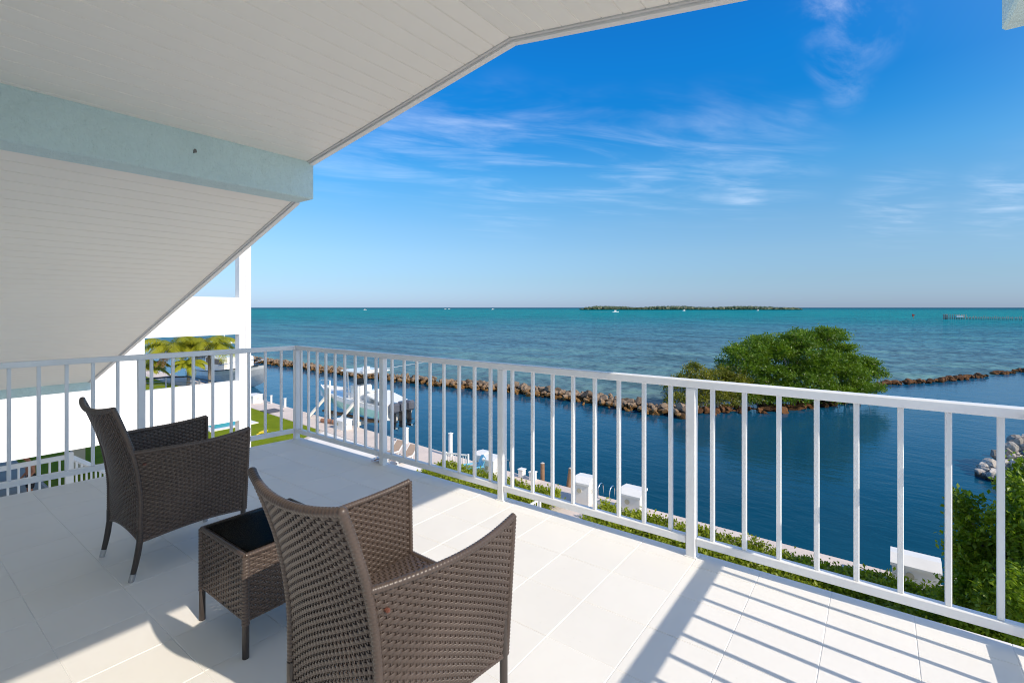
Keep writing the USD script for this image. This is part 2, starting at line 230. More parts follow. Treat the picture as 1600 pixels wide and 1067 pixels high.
# water
def water(name, ramp, noise_amt, spec, bump, wave, patch=None, swell=1.6):
    n = {'g': ('geometry', {}), 'len': ('vector_math', {'math_type': 'length'}), 'lg': ('math', {'math_type': 'logarithm', 'value2': 10.0}),
         'mpn': ('mapping', {'rotation': (0, 0, 0.64), 'scale': (0.004, 0.016, 1.0)}), 'nz': ('noise_texture', {'scale': 1.0, 'detail': 6.0, 'roughness': 0.6}),
         'nk': ('math', {'math_type': 'multiply_add', 'value2': noise_amt, 'value3': -0.5 * noise_amt}), 'ad': ('math', {'math_type': 'add'}),
         'mr': ('map_range', {'from_min': 1.0, 'from_max': 4.0, 'to_min': 0.0, 'to_max': 1.0, 'clamp': True}),
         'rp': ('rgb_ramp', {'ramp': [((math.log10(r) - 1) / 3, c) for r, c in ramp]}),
         'mp': ('mapping', {'rotation': (0, 0, 0.9), 'scale': (wave * 0.55, wave * 1.25, 1.0)}), 'w1': ('noise_texture', {'scale': 1.0, 'detail': 5.0, 'roughness': 0.55, 'distortion': 0.4}),
         'w2': ('noise_texture', {'scale': wave * 0.22, 'detail': 2.0}), 'wa': ('math', {'math_type': 'multiply_add', 'value2': swell}),
         'b': ('bump', {'strength': 1.0, 'distance': bump}),
         'p': ('principled_bsdf', {'roughness': 0.05, 'ior': 1.33, 'specular_ior_level': 0.5}), 'df': ('diffuse_bsdf', {}), 'mc': ('mix_closure', {}), 'fr': ('map_range', {'from_min': 0.25, 'from_max': 0.55, 'to_min': spec[0], 'to_max': spec[1], 'clamp': True})}
    l = [('g.position', 'len.vector1'), ('len.value', 'lg.value1'), ('g.position', 'mpn.vector'), ('mpn.vector', 'nz.vector'), ('nz.fac', 'nk.value1'), ('lg.value', 'ad.value1'), ('nk.value', 'ad.value2'),
         ('ad.value', 'mr.value'), ('mr.result', 'rp.fac'), ('g.position', 'mp.vector'), ('mp.vector', 'w1.vector'), ('g.position', 'w2.vector'), ('w2.fac', 'wa.value1'), ('w1.fac', 'wa.value3'),
         ('wa.value', 'b.height'), ('b.normal', 'p.normal'), ('b.normal', 'df.normal'), ('mr.result', 'fr.value'), ('fr.result', 'mc.fac'), ('df.BSDF', 'mc.closure1'), ('p.BSDF', 'mc.closure2')]
    if patch:                                             # weed beds seen through the shallow water
        n['mq'] = ('mapping', {'rotation': (0, 0, 0.5), 'scale': (0.035, 0.13, 1.0)}); n['q'] = ('noise_texture', {'scale': 1.0, 'detail': 7.0, 'roughness': 0.65, 'distortion': 0.5})
        n['qr'] = ('rgb_ramp', {'ramp': [(0.36, patch[0]), (0.50, (1, 1, 1)), (0.64, patch[1])]}); n['qm'] = ('mix', {'mix_type': 'multiply', 'fac': 1.0})
        l += [('g.position', 'mq.vector'), ('mq.vector', 'q.vector'), ('q.fac', 'qr.fac'), ('rp.color', 'qm.color1'), ('qr.color', 'qm.color2'), ('qm.color', 'p.base_color'), ('qm.color', 'df.color')]
    else:
        l += [('rp.color', 'p.base_color'), ('rp.color', 'df.color')]
    M[name] = usdkit.material(stage, f'/World/Looks/{name}', n, l, surface='mc.closure')
water('sea_water', [(30, (0.105, 0.165, 0.175)), (60, (0.090, 0.195, 0.225)), (110, (0.060, 0.180, 0.255)), (230, (0.034, 0.18, 0.26)), (330, (0.014, 0.185, 0.25)), (600, (0.008, 0.215, 0.26)), (1300, (0.008, 0.215, 0.265)), (2600, (0.004, 0.15, 0.21)), (5200, (0.006, 0.09, 0.16))],
      0.42, (0.32, 0.10), 0.42, 1.3, patch=((0.60, 0.62, 0.62), (1.50, 1.32, 1.06)), swell=4.5)
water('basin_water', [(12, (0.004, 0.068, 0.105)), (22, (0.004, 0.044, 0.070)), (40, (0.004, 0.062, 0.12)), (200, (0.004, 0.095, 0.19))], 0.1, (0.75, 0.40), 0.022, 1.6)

# ------------------------------------------------------------------ the sea, the basin inside the breakwater
WALL = [(-400, 36), (-72.5, 34.8), (-47, 34.6), (-27, 36.6), (-14.5, 37.6), (-10.5, 43.5), (-4.0, 53.0), (0.0, 63.5), (7, 73), (14, 86), (60, 165), (260, 420)]
ang = np.linspace(0, 2 * np.pi, 65)[:-1]
far = Polygon(np.c_[60000 * np.cos(ang), 60000 * np.sin(ang)])
inside = Polygon(WALL + [(260, 10), (-400, 10)])
SHORE = [(-400, 26.0), (-60, 20.2), (-37, 18.6), (-22.2, 17.55), (-12.75, 16.78), (-5.2, 16.58), (1.2, 16.46), (30, 15.9), (120, 14)]
land_poly = Polygon(SHORE + [(120, -400), (-400, -400)])
obj('sea', sheet(far.difference(inside).difference(land_poly.buffer(-1.0)), 0.0), 'sea_water', kind='structure')
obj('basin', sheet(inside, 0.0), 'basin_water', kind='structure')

# ------------------------------------------------------------------ our house: deck, roof, beams (measured in units of K metres from the eye)
K = 0.885
DZ = EYE - 1.506 * K
def H(m):
    """house units (origin at the eye) to metres"""
    m = m.copy(); m.vertices = np.asarray(m.vertices) * K + [0, 0, EYE]; return m
def ridge_z(x): return 2.147 - 0.16 * abs(x + 2.36)
Y0, Y1 = -2.0, 3.16
BL, BR = (-5.62, -5.28), (0.455, 0.785)
house = thing('house', 'white boarded gable roof on pale aqua beams over the sunny balcony', 'house')
def board(xa, xb, za, zb, y0, y1):
    """one tongue-and-groove ceiling board along y, seen from below; (xa, za) to (xb, zb) is its underside"""
    d = np.array([xb - xa, zb - za]); L = np.linalg.norm(d); d /= L; n = np.array([-d[1], d[0]]); n = n if n[1] > 0 else -n
    c = 0.007
    prof = [(0.0008, 0.016), (0.0008, 0.007), (c, 0), (L - c, 0), (L - 0.0008, 0.007), (L - 0.0008, 0.016)]
    pts = [np.array([xa, za]) + d * s + n * t for s, t in prof]
    v = np.array([[p[0], y, p[1]] for y in (y0, y1) for p in pts]); k = len(pts)
    f = [[i, (i + 1) % k, k + (i + 1) % k] for i in range(k)] + [[i, k + (i + 1) % k, k + i] for i in range(k)] + [[0, i + 1, i] for i in range(1, k - 1)] + [[k, k + i, k + i + 1] for i in range(1, k - 1)]
    m = trimesh.Trimesh(v, f, process=False); m.fix_normals(); return m
bw = 0.16
for i in range(19):                                        # upper slopes, from the ridge outwards
    for s in (-1, 1):
        xa, xb = -2.36 + s * i * bw, -2.36 + s * (i + 1) * bw
        xb = max(xb, BL[1] - 0.02) if s < 0 else min(xb, BR[0] + 0.02)
        if abs(xb - xa) < 0.02: continue
        obj('ceiling_board', H(board(xa, xb, ridge_z(xa), ridge_z(xb), Y0, Y1 - 0.012)), 'ceiling_white', house)
LX0, LZ0, LX1, LZ1 = -5.60, 1.262, -14.09, -1.652
nb = 54
for i in range(nb):                                        # the long lower slope on the left
    a, b = i / nb, (i + 1) / nb
    obj('ceiling_board', H(board(LX0 + (LX1 - LX0) * a, LX0 + (LX1 - LX0) * b, LZ0 + (LZ1 - LZ0) * a, LZ0 + (LZ1 - LZ0) * b, Y0, Y1 - 0.012)), 'ceiling_white', house)
beam_l = H(rbx(BL[0], Y0, 1.255, BL[1], 3.215, 1.70, 0.012)); beam_r = H(rbx(BR[0], Y0, 1.285, BR[1], 3.215, 1.70, 0.012))
b0 = obj('beam', beam_l, 'stucco_aqua', house); obj('beam', beam_r, 'stucco_aqua', house)
nm = rock(3, (0.016, 0.024, 0.030), 1.0); nm.apply_translation([(BL[1] + 0.002) * K, 1.97 * K, EYE + 1.50 * K])
obj('insect_nest', nm, 'nest', house)
def slope_bar(xa, za, xb, zb, y0, y1, z_lo, z_hi):
    v = np.array([[x, y, z + dz] for x, z in ((xa, za), (xb, zb)) for y in (y0, y1) for dz in (z_lo, z_hi)])
    m = trimesh.convex.convex_hull(v); return m
RL, RR = (BL[1] - 0.30, ridge_z(BL[1] - 0.30)), (BR[1], ridge_z(BR[1]))
for (xa, za, xb, zb) in ((-2.36, 2.147, RL[0] + 0.27, ridge_z(RL[0] + 0.27)), (-2.36, 2.147, RR[0], RR[1]), (LX0 + 0.02, LZ0 + 0.007, LX1 - 0.02, LZ1)):
    obj('rake_channel', H(slope_bar(xa, za, xb, zb, Y1 - 0.030, Y1 - 0.002, -0.012, 0.03)), 'channel_grey', house)
    obj('rake_board', H(slope_bar(xa, za, xb, zb, Y1, Y1 + 0.055, -0.030, 0.22)), 'trim_white', house)
    obj('roof', H(slope_bar(xa, za, xb, zb, -6.0, Y1 - 0.004, 0.035, 0.20)), 'roof_metal', house)
obj('eave_beam', H(rbx(LX1 - 0.02, Y0, LZ1 - 0.19, LX1 - 0.22, 3.19, LZ1 + 0.05, 0.01)), 'stucco_aqua', house)
# the wall behind the camera with its sliding door
wz0 = (0.9 - EYE) / K
wall = unary_union([Polygon([(-5.62, wz0), (3.4, wz0), (3.4, 1.5), (0.785, 1.6), (-2.36, 2.1), (-5.62, 1.6)]), Polygon([(-13.0, wz0), (-5.6, wz0), (-5.6, 1.2), (-13.0, -1.3)])]).difference(sbox(-4.4, -1.49, -1.4, 0.75))
wm = trimesh.creation.extrude_polygon(wall, 0.2, engine='earcut'); wv = np.array(wm.vertices); wm.vertices = np.c_[wv[:, 0], Y0 + 0.1 - wv[:, 2], wv[:, 1]]; wm.fix_normals()
obj('wall', H(wm), 'wall_white', house)
door = obj('sliding_door', H(cat([bx(-4.4, Y0, -1.49, -4.33, Y0 + 0.06, 0.75), bx(-1.47, Y0, -1.49, -1.4, Y0 + 0.06, 0.75), bx(-4.4, Y0, 0.68, -1.4, Y0 + 0.06, 0.75), bx(-2.94, Y0, -1.49, -2.86, Y0 + 0.06, 0.68)])), 'trim_white', house)
obj('pane', H(bx(-4.33, Y0 + 0.02, -1.49, -2.94, Y0 + 0.03, 0.68)), 'pane', door); obj('pane', H(bx(-2.86, Y0 + 0.02, -1.49, -1.47, Y0 + 0.03, 0.68)), 'pane', door)
obj('room_wall', H(bx(-6, -5.9, wz0, 3, -5.8, 1.4)), 'wall_white', house)
obj('side_wall', H(bx(3.2, -5.8, wz0, 3.4, Y0 - 0.1, 1.5)), 'stucco_aqua', house)
# under the deck: posts and the wall of the floor below, out of sight from above
for x in (-5.2, -2.3, 0.4):
    obj('support_post', H(rbx(x - 0.12, 2.7, wz0, x + 0.12, 2.94, -1.75, 0.01)), 'wall_white', house)

# --- balcony floor: a slab carrying single painted tiles
SK = 0.085
edge = lambda y, o=0.0: -5.405 + o - SK * (3.11 - y)
deck_poly = Polygon([(0.60, 3.115), (edge(3.115), 3.115), (edge(Y0 + 0.1), Y0 + 0.1), (0.60, Y0 + 0.1)])
floor = tag(UsdGeom.Xform.Define(stage, '/World/balcony_floor'), kind='structure')
obj('slab', H(prism(deck_poly, -1.506 - 0.22, -1.506 - 0.0024)), 'wall_white', floor)
rt = np.random.default_rng(5)
def tile_mesh(p, z, b=0.0026):
    c = np.array(p.exterior.coords)[:-1]
    if Polygon(c).exterior.is_ccw is False: c = c[::-1]
    cen = c.mean(0)
    def inset(d):
        q = p.buffer(-d, join_style=2); return np.array(q.exterior.coords)[:-1] if (not q.is_empty and len(q.exterior.coords) == len(p.exterior.coords)) else None
    def ring(d):
        out = []
        n = len(c)
        for i in range(n):
            a, o, e = c[i - 1], c[i], c[(i + 1) % n]
            u = (o - a) / np.linalg.norm(o - a); w = (e - o) / np.linalg.norm(e - o)
            nu, nw = np.array([-u[1], u[0]]), np.array([-w[1], w[0]])
            k = d / max(1e-6, 1 + nu @ nw); out.append(o + k * (nu + nw))
        return np.array(out)
    n = len(c); tilt = rt.normal(0, 0.0011, 2); dz = rt.normal(0, 0.0003)
    g = 0.0005
    rings = [(ring(g), -0.0095), (ring(g), -0.0020), (ring(g + b), 0.0)]
    v = np.vstack([np.c_[r, z + h + (r - cen) @ tilt + dz] for r, h in rings])
    f = []
    for k in range(2):
        for i in range(n):
            j = (i + 1) % n; f += [[k * n + i, k * n + j, k * n + n + j], [k * n + i, k * n + n + j, k * n + n + i]]
    f += [[2 * n, 2 * n + i, 2 * n + i + 1] for i in range(1, n - 1)]
    return trimesh.Trimesh(v, f, process=False)
tp = 0.3395
for i in range(-19, 3):
    for j in range(-9, 8):
        x, y = 0.133 + tp * i, 0.875 + 0.344 * j
        q = sbox(x, y, x + tp, y + 0.344).intersection(deck_poly)
        if q.is_empty or q.area < 0.004 or q.geom_type != 'Polygon': continue
        if y + 0.344 < -0.6: continue                      # behind the camera the slab alone goes on
        obj('tile', H(tile_mesh(q, -1.506)), 'deck_white', floor)

# --- the white metal railings round the balcony
def railing(name, label, p0, p1, posts, balusters, end_posts=()):
    """posts, balusters: distances from p0 in house units"""
    t = thing(name, label, 'railing')
    p0, p1 = np.array(p0, float), np.array(p1, float); L = np.linalg.norm(p1 - p0); d = (p1 - p0) / L
    zt, zd = -1.506 + 1.07, -1.506
    a3 = math.atan2(d[1], d[0])
    def B(s0, s1, w, z0, z1, r):
        m = rbx(s0, -w / 2, z0, s1, w / 2, z1, r); c, s = math.cos(a3), math.sin(a3); v = np.array(m.vertices)
        m.vertices = np.c_[p0[0] + c * v[:, 0] - s * v[:, 1], p0[1] + s * v[:, 0] + c * v[:, 1], v[:, 2]]; return H(m)
    obj('top_rail', B(-0.030, L + 0.030, 0.060, zt - 0.048, zt, 0.005), 'rail_white', t)
    cuts = sorted(posts)
    for a, b in zip(cuts[:-1], cuts[1:]):
        obj('bottom_rail', B(a + 0.031, b - 0.031, 0.048, zd + 0.075, zd + 0.122, 0.004), 'rail_white', t)
    for s in cuts:
        po = obj('post', B(s - 0.029, s + 0.029, 0.056, zd + 0.002, zt - 0.0485, 0.005), 'rail_white', t)
        obj('base_plate', B(s - 0.036, s + 0.036, 0.066, zd - 0.003, zd + 0.006, 0.002), 'rail_white', po)
    for s in balusters:
        obj('baluster', B(s - 0.0125, s + 0.0125, 0.025, zd + 0.1225, zt - 0.0485, 0.003), 'rail_white', t)
fx = [-5.121, -4.95, -4.785, -4.614, -4.445, -4.266, -4.099, -3.934, -3.696, -3.525, -3.356, -3.183, -3.014, -2.835, -2.664, -2.495, -2.278, -2.086, -1.911, -1.741, -1.57, -1.393, -1.218, -1.046, -0.796, -0.621, -0.446, -0.268, -0.096, 0.08, 0.255, 0.43]
FX0 = -5.372
fy = 3.055
railing('railing', 'white metal railing along the seaward front edge of the balcony', (FX0, fy), (0.555, fy), [0.0, -3.828 - FX0, -2.378 - FX0, -0.917 - FX0, 0.555 - FX0], [x - FX0 for x in [-5.272] + fx])
LP = lambda y: (FX0 - SK * (fy - y) , y)
lL = math.hypot(SK * 4.2, 4.2)
lp = [0.0, 1.455, 2.91, 4.2]
railing('railing', 'white metal railing along the left side of the balcony, behind the far wicker chair', LP(fy), LP(fy - 4.2), lp, [s + k * 0.172 for s in lp[:-1] for k in range(1, 9) if s + k * 0.172 < 4.15 and k * 0.172 < 1.42])
railing('railing', 'white metal railing along the right side of the balcony whose shadow stripes the floor', (0.555, fy), (0.555, fy - 4.2), lp, [s + k * 0.172 for s in lp[:-1] for k in range(1, 9) if s + k * 0.172 < 4.15 and k * 0.172 < 1.42])

# ------------------------------------------------------------------ wicker furniture
def weave(S, nu, nv, hh, amp=0.0026, th=0.0013, phase=0, stake=True, per=3, cross=6, stake_w=0.0028):
    """A woven panel over the surface S(u, v): nv flat strands running along u, over and under nu upright stakes."""
    def P(u, v): return S(np.asarray(u, float), np.asarray(v, float))
    eps = 1e-3
    def frame(u, v):
        a = P(np.minimum(u + eps, 1), v) - P(np.maximum(u - eps, 0), v); b = P(u, np.minimum(v + eps, 1)) - P(u, np.maximum(v - eps, 0))
        a /= np.linalg.norm(a, axis=-1, keepdims=True); n = np.cross(a, b); n /= np.linalg.norm(n, axis=-1, keepdims=True)
        return np.cross(n, a), n
    m = nu * per + 1
    uu = np.linspace(0, 1, m); vv = (np.arange(nv) + 0.5) / nv
    U, V = np.meshgrid(uu, vv)
    p = P(U, V); tv, n = frame(U, V)
    alt = np.arange(nv)[:, None]
    off = amp * np.sin(np.pi * (U * nu + alt + phase))
    sec = np.array([(-1, 0), (-0.55, 1), (0.55, 1), (1, 0), (0.55, -1), (-0.55, -1)]) if cross == 6 else np.array([(-1, 0), (0, 1), (1, 0), (0, -1)])
    k = len(sec)
    v = p[:, :, None] + n[:, :, None] * (off[:, :, None, None] + sec[None, None, :, 1:2] * th) + tv[:, :, None] * (sec[None, None, :, 0:1] * hh)
    v = v.reshape(-1, 3)
    i = (np.arange(nv)[:, None, None] * m + np.arange(m - 1)[None, :, None]) * k; j = np.arange(k)[None, None]; j2 = (j + 1) % k
    q = np.stack(np.broadcast_arrays(i + j, i + k + j, i + k + j2, i + j2), -1).reshape(-1, 4)
    f = np.vstack([q[:, [0, 1, 2]], q[:, [0, 2, 3]]])
    out = [trimesh.Trimesh(v, f, process=False)]
    if stake:
        us = (np.arange(nu) + 0.5) / nu
        for u in us:
            w = np.linspace(0, 1, 9); out.append(tube(P(np.full(9, u), w), stake_w, 5, caps=False))
    return cat(out)
def wrapped(pts, r, step=0.012):
    """a rim wound round with strand: a tube whose radius pulses"""
    pts = np.asarray(pts, float); L = np.r_[0, np.cumsum(np.linalg.norm(np.diff(pts, axis=0), axis=1))]
    n = max(4, int(L[-1] / step) * 3); s = np.linspace(0, L[-1], n)
    q = np.c_[[np.interp(s, L, pts[:, k]) for k in range(3)]].T
    return tube(q, r * (1 + 0.10 * np.array([(-1, 0.6, 0.6)[i % 3] for i in range(n)])), 8)

bz = np.array([0.0, 0.10, 0.18, 0.37, 0.50, 0.626, 0.74, 0.85]); by = np.array([-0.262, -0.240, -0.228, -0.226, -0.238, -0.262, -0.297, -0.338]); bxw = np.array([0.212, 0.214, 0.216, 0.221, 0.224, 0.226, 0.229, 0.232])
from scipy.interpolate import PchipInterpolator
BY, BW = PchipInterpolator(bz, by), PchipInterpolator(bz, bxw)
def S_back(u, v):
    s = 2 * u - 1
    z0 = 0.180 + 0.035 * (1 - s ** 2); z1 = 0.85 - 0.024 * (1 - s ** 2)
    z = z0 + (z1 - z0) * v
    bow = np.interp(z, [0.18, 0.4, 0.85], [0.004, 0.022, 0.042])
    return np.stack([s * BW(z), BY(z) - bow * (1 - s ** 2), z], -1)
def arm_top(t): return 0.626 + (0.645 - 0.626) * t - 0.012 * np.sin(np.pi * np.clip(t, 0, 1) ** 1.6)
def arm_bot(t): return 0.182 + 0.022 * np.sin(np.pi * t) + 0.004 * t
def arm_x(t, v): return (0.2185 + 0.0095 * v) + (0.020 + 0.014 * v) * t + (0.014 + 0.020 * v) * np.sin(np.pi * t ** 0.85)
def S_arm(sgn):
    def S(u, v):
        t = u if sgn > 0 else 1 - u
        z = arm_bot(t) + (arm_top(t) - arm_bot(t)) * v
        yb = BY(z) + 0.004; yf = 0.272 + 0.010 * (v - 0.5)
        return np.stack([sgn * arm_x(t, v), yb + (yf - yb) * t, z], -1)
    return S
def S_seat(u, v): return np.stack([(2 * u - 1) * (0.214 + 0.018 * v), -0.215 + 0.475 * v, 0.372 - 0.012 * (1 - (2 * u - 1) ** 2) * np.sin(np.pi * v) + 0.004 * v], -1)
def S_front(u, v):
    s = 2 * u - 1; z0 = 0.19 + 0.05 * (1 - s ** 2)
    return np.stack([-s * 0.236, 0.268 + 0 * u, z0 + (0.366 - z0) * v], -1)
T = np.linspace(0, 1, 15)
chair_label = 'brown woven wicker armchair '
def make_chair(label, loc, rz):
    t = thing('wicker_chair', label, 'armchair', loc, rz, 'pair of wicker armchairs')
    obj('backrest', weave(S_back, 24, 58, 0.0070, amp=0.0028), 'wicker', t, smooth=True)
    for sg in (1, -1):
        obj('arm_panel', weave(S_arm(sg), 26, 40, 0.0072, amp=0.0030), 'wicker', t, smooth=True)
    obj('seat', weave(lambda u, v: S_seat(u, v), 22, 40, 0.0066), 'wicker', t, smooth=True)
    obj('front_panel', weave(S_front, 24, 14, 0.0068), 'wicker', t, smooth=True)
    # rims wound with strand
    rims = [wrapped(S_back(T, np.full(15, 1.0)), 0.0125)]
    for s in (0.0, 1.0): rims.append(wrapped(S_back(np.full(15, s), T), 0.0125))
    rims.append(wrapped(S_back(T, np.full(15, 0.0)), 0.006))
    for e in ((0.0, 0.85), (1.0, 0.85)):
        c = S_back(np.array([e[0]]), np.array([1.0]))[0]; b = trimesh.creation.icosphere(1, 0.0135); b.apply_translation(c); rims.append(b)
    obj('back_rim', cat(rims), 'wicker', t, smooth=50)
    for sg in (1, -1):
        S = S_arm(sg); o = np.full(15, 1.0); z = np.full(15, 0.0); fr = 1.0 if sg > 0 else 0.0
        obj('arm_rim', cat([wrapped(S(T, o), 0.011), wrapped(S(np.full(15, fr), T), 0.010), wrapped(S(T, z), 0.006)]), 'wicker', t, smooth=50)
    obj('seat_rim', cat([wrapped(S_seat(T, np.full(15, 1.0)) + [0, 0.004, -0.004], 0.012)]), 'wicker', t, smooth=50)
    obj('seat_frame', cat([bar((-0.21, -0.20, 0.345), (0.21, -0.20, 0.345), 0.02, 0.02), bar((-0.225, 0.25, 0.345), (0.225, 0.25, 0.345), 0.02, 0.02), bar((-0.20, -0.2, 0.345), (-0.222, 0.25, 0.345), 0.02, 0.02), bar((0.20, -0.2, 0.345), (0.222, 0.25, 0.345), 0.02, 0.02)]), 'wicker_frame', t)
    for sx in (-1, 1):
        zz = np.array([0.035, 0.08, 0.12, 0.18, 0.24]); leg = obj('leg', tube(np.c_[sx * (BW(zz) - 0.002), BY(zz), zz], [0.0125, 0.0135, 0.0145, 0.0145, 0.0145], 10), 'wicker_frame', t, smooth=40)
        z2 = np.array([0.0, 0.036]); obj('foot_cap', tube(np.c_[sx * (BW(z2) - 0.002), BY(z2), z2], [0.0125, 0.0138], 10), 'metal_grey', leg, smooth=40)
        zz = np.array([0.035, 0.12, 0.24, 0.36]); leg = obj('leg', tube(np.c_[np.full(4, sx * 0.236), np.full(4, 0.258), zz], 0.0135, 10), 'wicker_frame', t, smooth=40)
        obj('foot_cap', tube([[sx * 0.236, 0.258, 0.0], [sx * 0.236, 0.258, 0.036]], 0.0142, 10), 'metal_grey', leg, smooth=40)
        S = S_arm(sx); c = S(np.array([0.055 if sx > 0 else 0.945]), np.array([0.86]))[0]
        obj('bolt', cat([tube([c - [sx * 0.004, 0, 0], c + [sx * 0.010, 0, 0]], 0.0062, 10), tube([c - [sx * 0.004, 0, 0], c + [sx * 0.0135, 0, 0]], 0.0035, 6)]), 'rust_bolt', t, smooth=40)
    return t
chair = make_chair('brown wicker armchair in the shade by the left railing, farther from the camera', (-3.540 * K, 1.206 * K, DZ + 0.001), 0.026)
dup(chair, 'wicker_chair', (-1.399 * K, 1.170 * K, DZ + 0.001), -0.028, 'brown wicker armchair in the foreground, lit by the sun, its feet below the picture edge', 'armchair', 'pair of wicker armchairs')

tb = thing('side_table', 'low square brown wicker side table with a dark glass top between two armchairs', 'table', (-2.405 * K, 1.232 * K, DZ + 0.001), 0.0)
TH, TS = 0.398, 0.197
def skirt(a):
    c, s = math.cos(a), math.sin(a)
    def S(u, v):
        x = (2 * u - 1) * TS; y = -TS + 0 * u; z = 0.142 + (TH - 0.012 - 0.142) * v
        return np.stack([c * x - s * y, s * x + c * y, z], -1)
    return S
for a in range(4): obj('skirt_panel', weave(skirt(a * math.pi / 2), 18, 21, 0.0064), 'wicker', tb, smooth=True)
obj('woven_top', weave(lambda u, v: np.stack([(2 * u - 1) * TS, (2 * v - 1) * TS, TH - 0.014 + 0 * u], -1), 18, 34, 0.0062), 'wicker', tb, smooth=True)
sq = np.array([(-TS, -TS), (TS, -TS), (TS, TS), (-TS, TS), (-TS, -TS)])
for i in range(4):
    a, b = sq[i], sq[i + 1]
    obj('top_rim', wrapped(np.c_[np.linspace(a, b, 8), np.full(8, TH - 0.010)], 0.0085), 'wicker', tb, smooth=50)
    obj('bottom_rim', wrapped(np.c_[np.linspace(a, b, 8), np.full(8, 0.142)], 0.005), 'wicker', tb, smooth=50)
    x, y = a
    lg = obj('leg', tube([[x * 0.985, y * 0.985, 0.0], [x * 0.985, y * 0.985, TH - 0.02]], 0.0125, 10), 'wicker_frame', tb, smooth=40)
    obj('leg_wrap', wrapped([[x * 0.985, y * 0.985, 0.125], [x * 0.985, y * 0.985, TH - 0.012]], 0.0145), 'wicker', lg, smooth=50)
obj('glass_top', rbx(-TS + 0.012, -TS + 0.012, TH - 0.0035, TS - 0.012, TS - 0.012, TH + 0.0015, 0.001), 'dark_glass', tb)
for sx in (-1, 1):
    for sy in (-1, 1):
        obj('glass_pad', tube([[sx * 0.150, sy * 0.150, TH - 0.009], [sx * 0.150, sy * 0.150, TH - 0.004]], 0.010, 12), 'gold_pad', tb, smooth=40)

# ================================================================== beyond the balcony
paint('concrete', (0.66, 0.57, 0.51), 0.85, 0.2, var=0.10, scale=1.3, bump=0.4, bscale=18, dist=0.01)
paint('patio_white', (0.78, 0.75, 0.71), 0.8, 0.2, var=0.08, scale=0.8, bump=0.3, bscale=14, dist=0.01)
paint('patio_grey', (0.34, 0.31, 0.265), 0.8, 0.2, var=0.12, scale=1.0)
paint('gravel', (0.56, 0.50, 0.44), 0.9, 0.2, var=0.25, scale=9.0, bump=0.8, bscale=12, dist=0.03)
paint('boat_white', (0.80, 0.80, 0.78), 0.22, 0.6, var=0.02, coat=0.4)
paint('boat_mint', (0.40, 0.72, 0.60), 0.25, 0.5, var=0.03, coat=0.4)
paint('boat_grey', (0.60, 0.61, 0.62), 0.3, 0.5)
paint('engine_grey', (0.10, 0.105, 0.125), 0.28, 0.6, coat=0.3)
paint('lift_white', (0.72, 0.68, 0.62), 0.6)
paint('pier_wood', (0.33, 0.29, 0.25), 0.85, 0.2)
paint('timber', (0.30, 0.175, 0.10), 0.85, 0.2, var=0.25, scale=6.0, bump=0.5, bscale=30)
paint('tarp_brown', (0.36, 0.17, 0.10), 0.7)
paint('box_white', (0.80, 0.79, 0.76), 0.45, var=0.04)
paint('emblem_cream', (0.55, 0.50, 0.36), 0.6)
paint('steel', (0.70, 0.71, 0.72), 0.22, metallic=1.0)
paint('sling_tan', (0.40, 0.30, 0.23), 0.8)
paint('plastic_blue', (0.16, 0.50, 0.68), 0.45)
paint('bin_blue', (0.015, 0.05, 0.16), 0.5)
paint('dark_grey', (0.10, 0.10, 0.115), 0.8)
paint('yellow_toy', (0.75, 0.55, 0.02), 0.5)
paint('skin', (0.36, 0.17, 0.11), 0.5)
paint('shorts', (0.018, 0.018, 0.024), 0.8)
paint('hair', (0.03, 0.02, 0.015), 0.7)
paint('shade_glass', (0.05, 0.06, 0.07), 0.1)
paint('buoy_red', (0.60, 0.045, 0.03), 0.5)
paint('bark', (0.22, 0.185, 0.15), 0.9, 0.2, var=0.25, scale=5.0, bump=0.7, bscale=14, dist=0.02)
paint('root_pale', (0.42, 0.37, 0.32), 0.9, 0.2, var=0.3, scale=4.0)
paint('pool_blue', (0.03, 0.42, 0.46), 0.08, 0.6, bump=0.3, bscale=3, dist=0.03)
paint('foam', (0.75, 0.78, 0.80), 0.8)

def leaf_mat(name, ramp, trans=0.32, rough=0.42, tint=(0.30, 0.42, 0.05)):
    M[name] = usdkit.material(stage, f'/World/Looks/{name}', {
        'g': ('geometry', {}), 'n': ('noise_texture', {'scale': 0.9, 'detail': 3.0}), 'a': ('math', {'math_type': 'add'}), 'h': ('math', {'math_type': 'multiply', 'value2': 0.5}),
        'rp': ('rgb_ramp', {'ramp': ramp}), 'br': ('mix', {'mix_type': 'multiply', 'fac': 1.0, 'color2': (1.9, 1.9, 0.9)}),
        'p': ('principled_bsdf', {'roughness': rough, 'specular_ior_level': 0.35}), 't': ('translucent_bsdf', {}), 'm': ('mix_closure', {'fac': trans})},
        [('g.position', 'n.vector'), ('g.random_per_island', 'a.value1'), ('n.fac', 'a.value2'), ('a.value', 'h.value1'), ('h.value', 'rp.fac'), ('rp.color', 'p.base_color'), ('rp.color', 'br.color1'), ('br.color', 't.color'),
         ('p.BSDF', 'm.closure1'), ('t.BSDF', 'm.closure2')], surface='m.closure')
leaf_mat('leaf_mangrove', [(0.15, (0.06, 0.12, 0.010)), (0.42, (0.17, 0.27, 0.016)), (0.7, (0.32, 0.41, 0.026)), (0.92, (0.55, 0.53, 0.05))])
leaf_mat('leaf_yellow', [(0.15, (0.10, 0.12, 0.015)), (0.5, (0.28, 0.27, 0.03)), (0.9, (0.48, 0.40, 0.07))])
leaf_mat('leaf_bush', [(0.15, (0.10, 0.17, 0.010)), (0.5, (0.27, 0.38, 0.018)), (0.8, (0.46, 0.53, 0.03)), (0.95, (0.62, 0.62, 0.06))], 0.36)
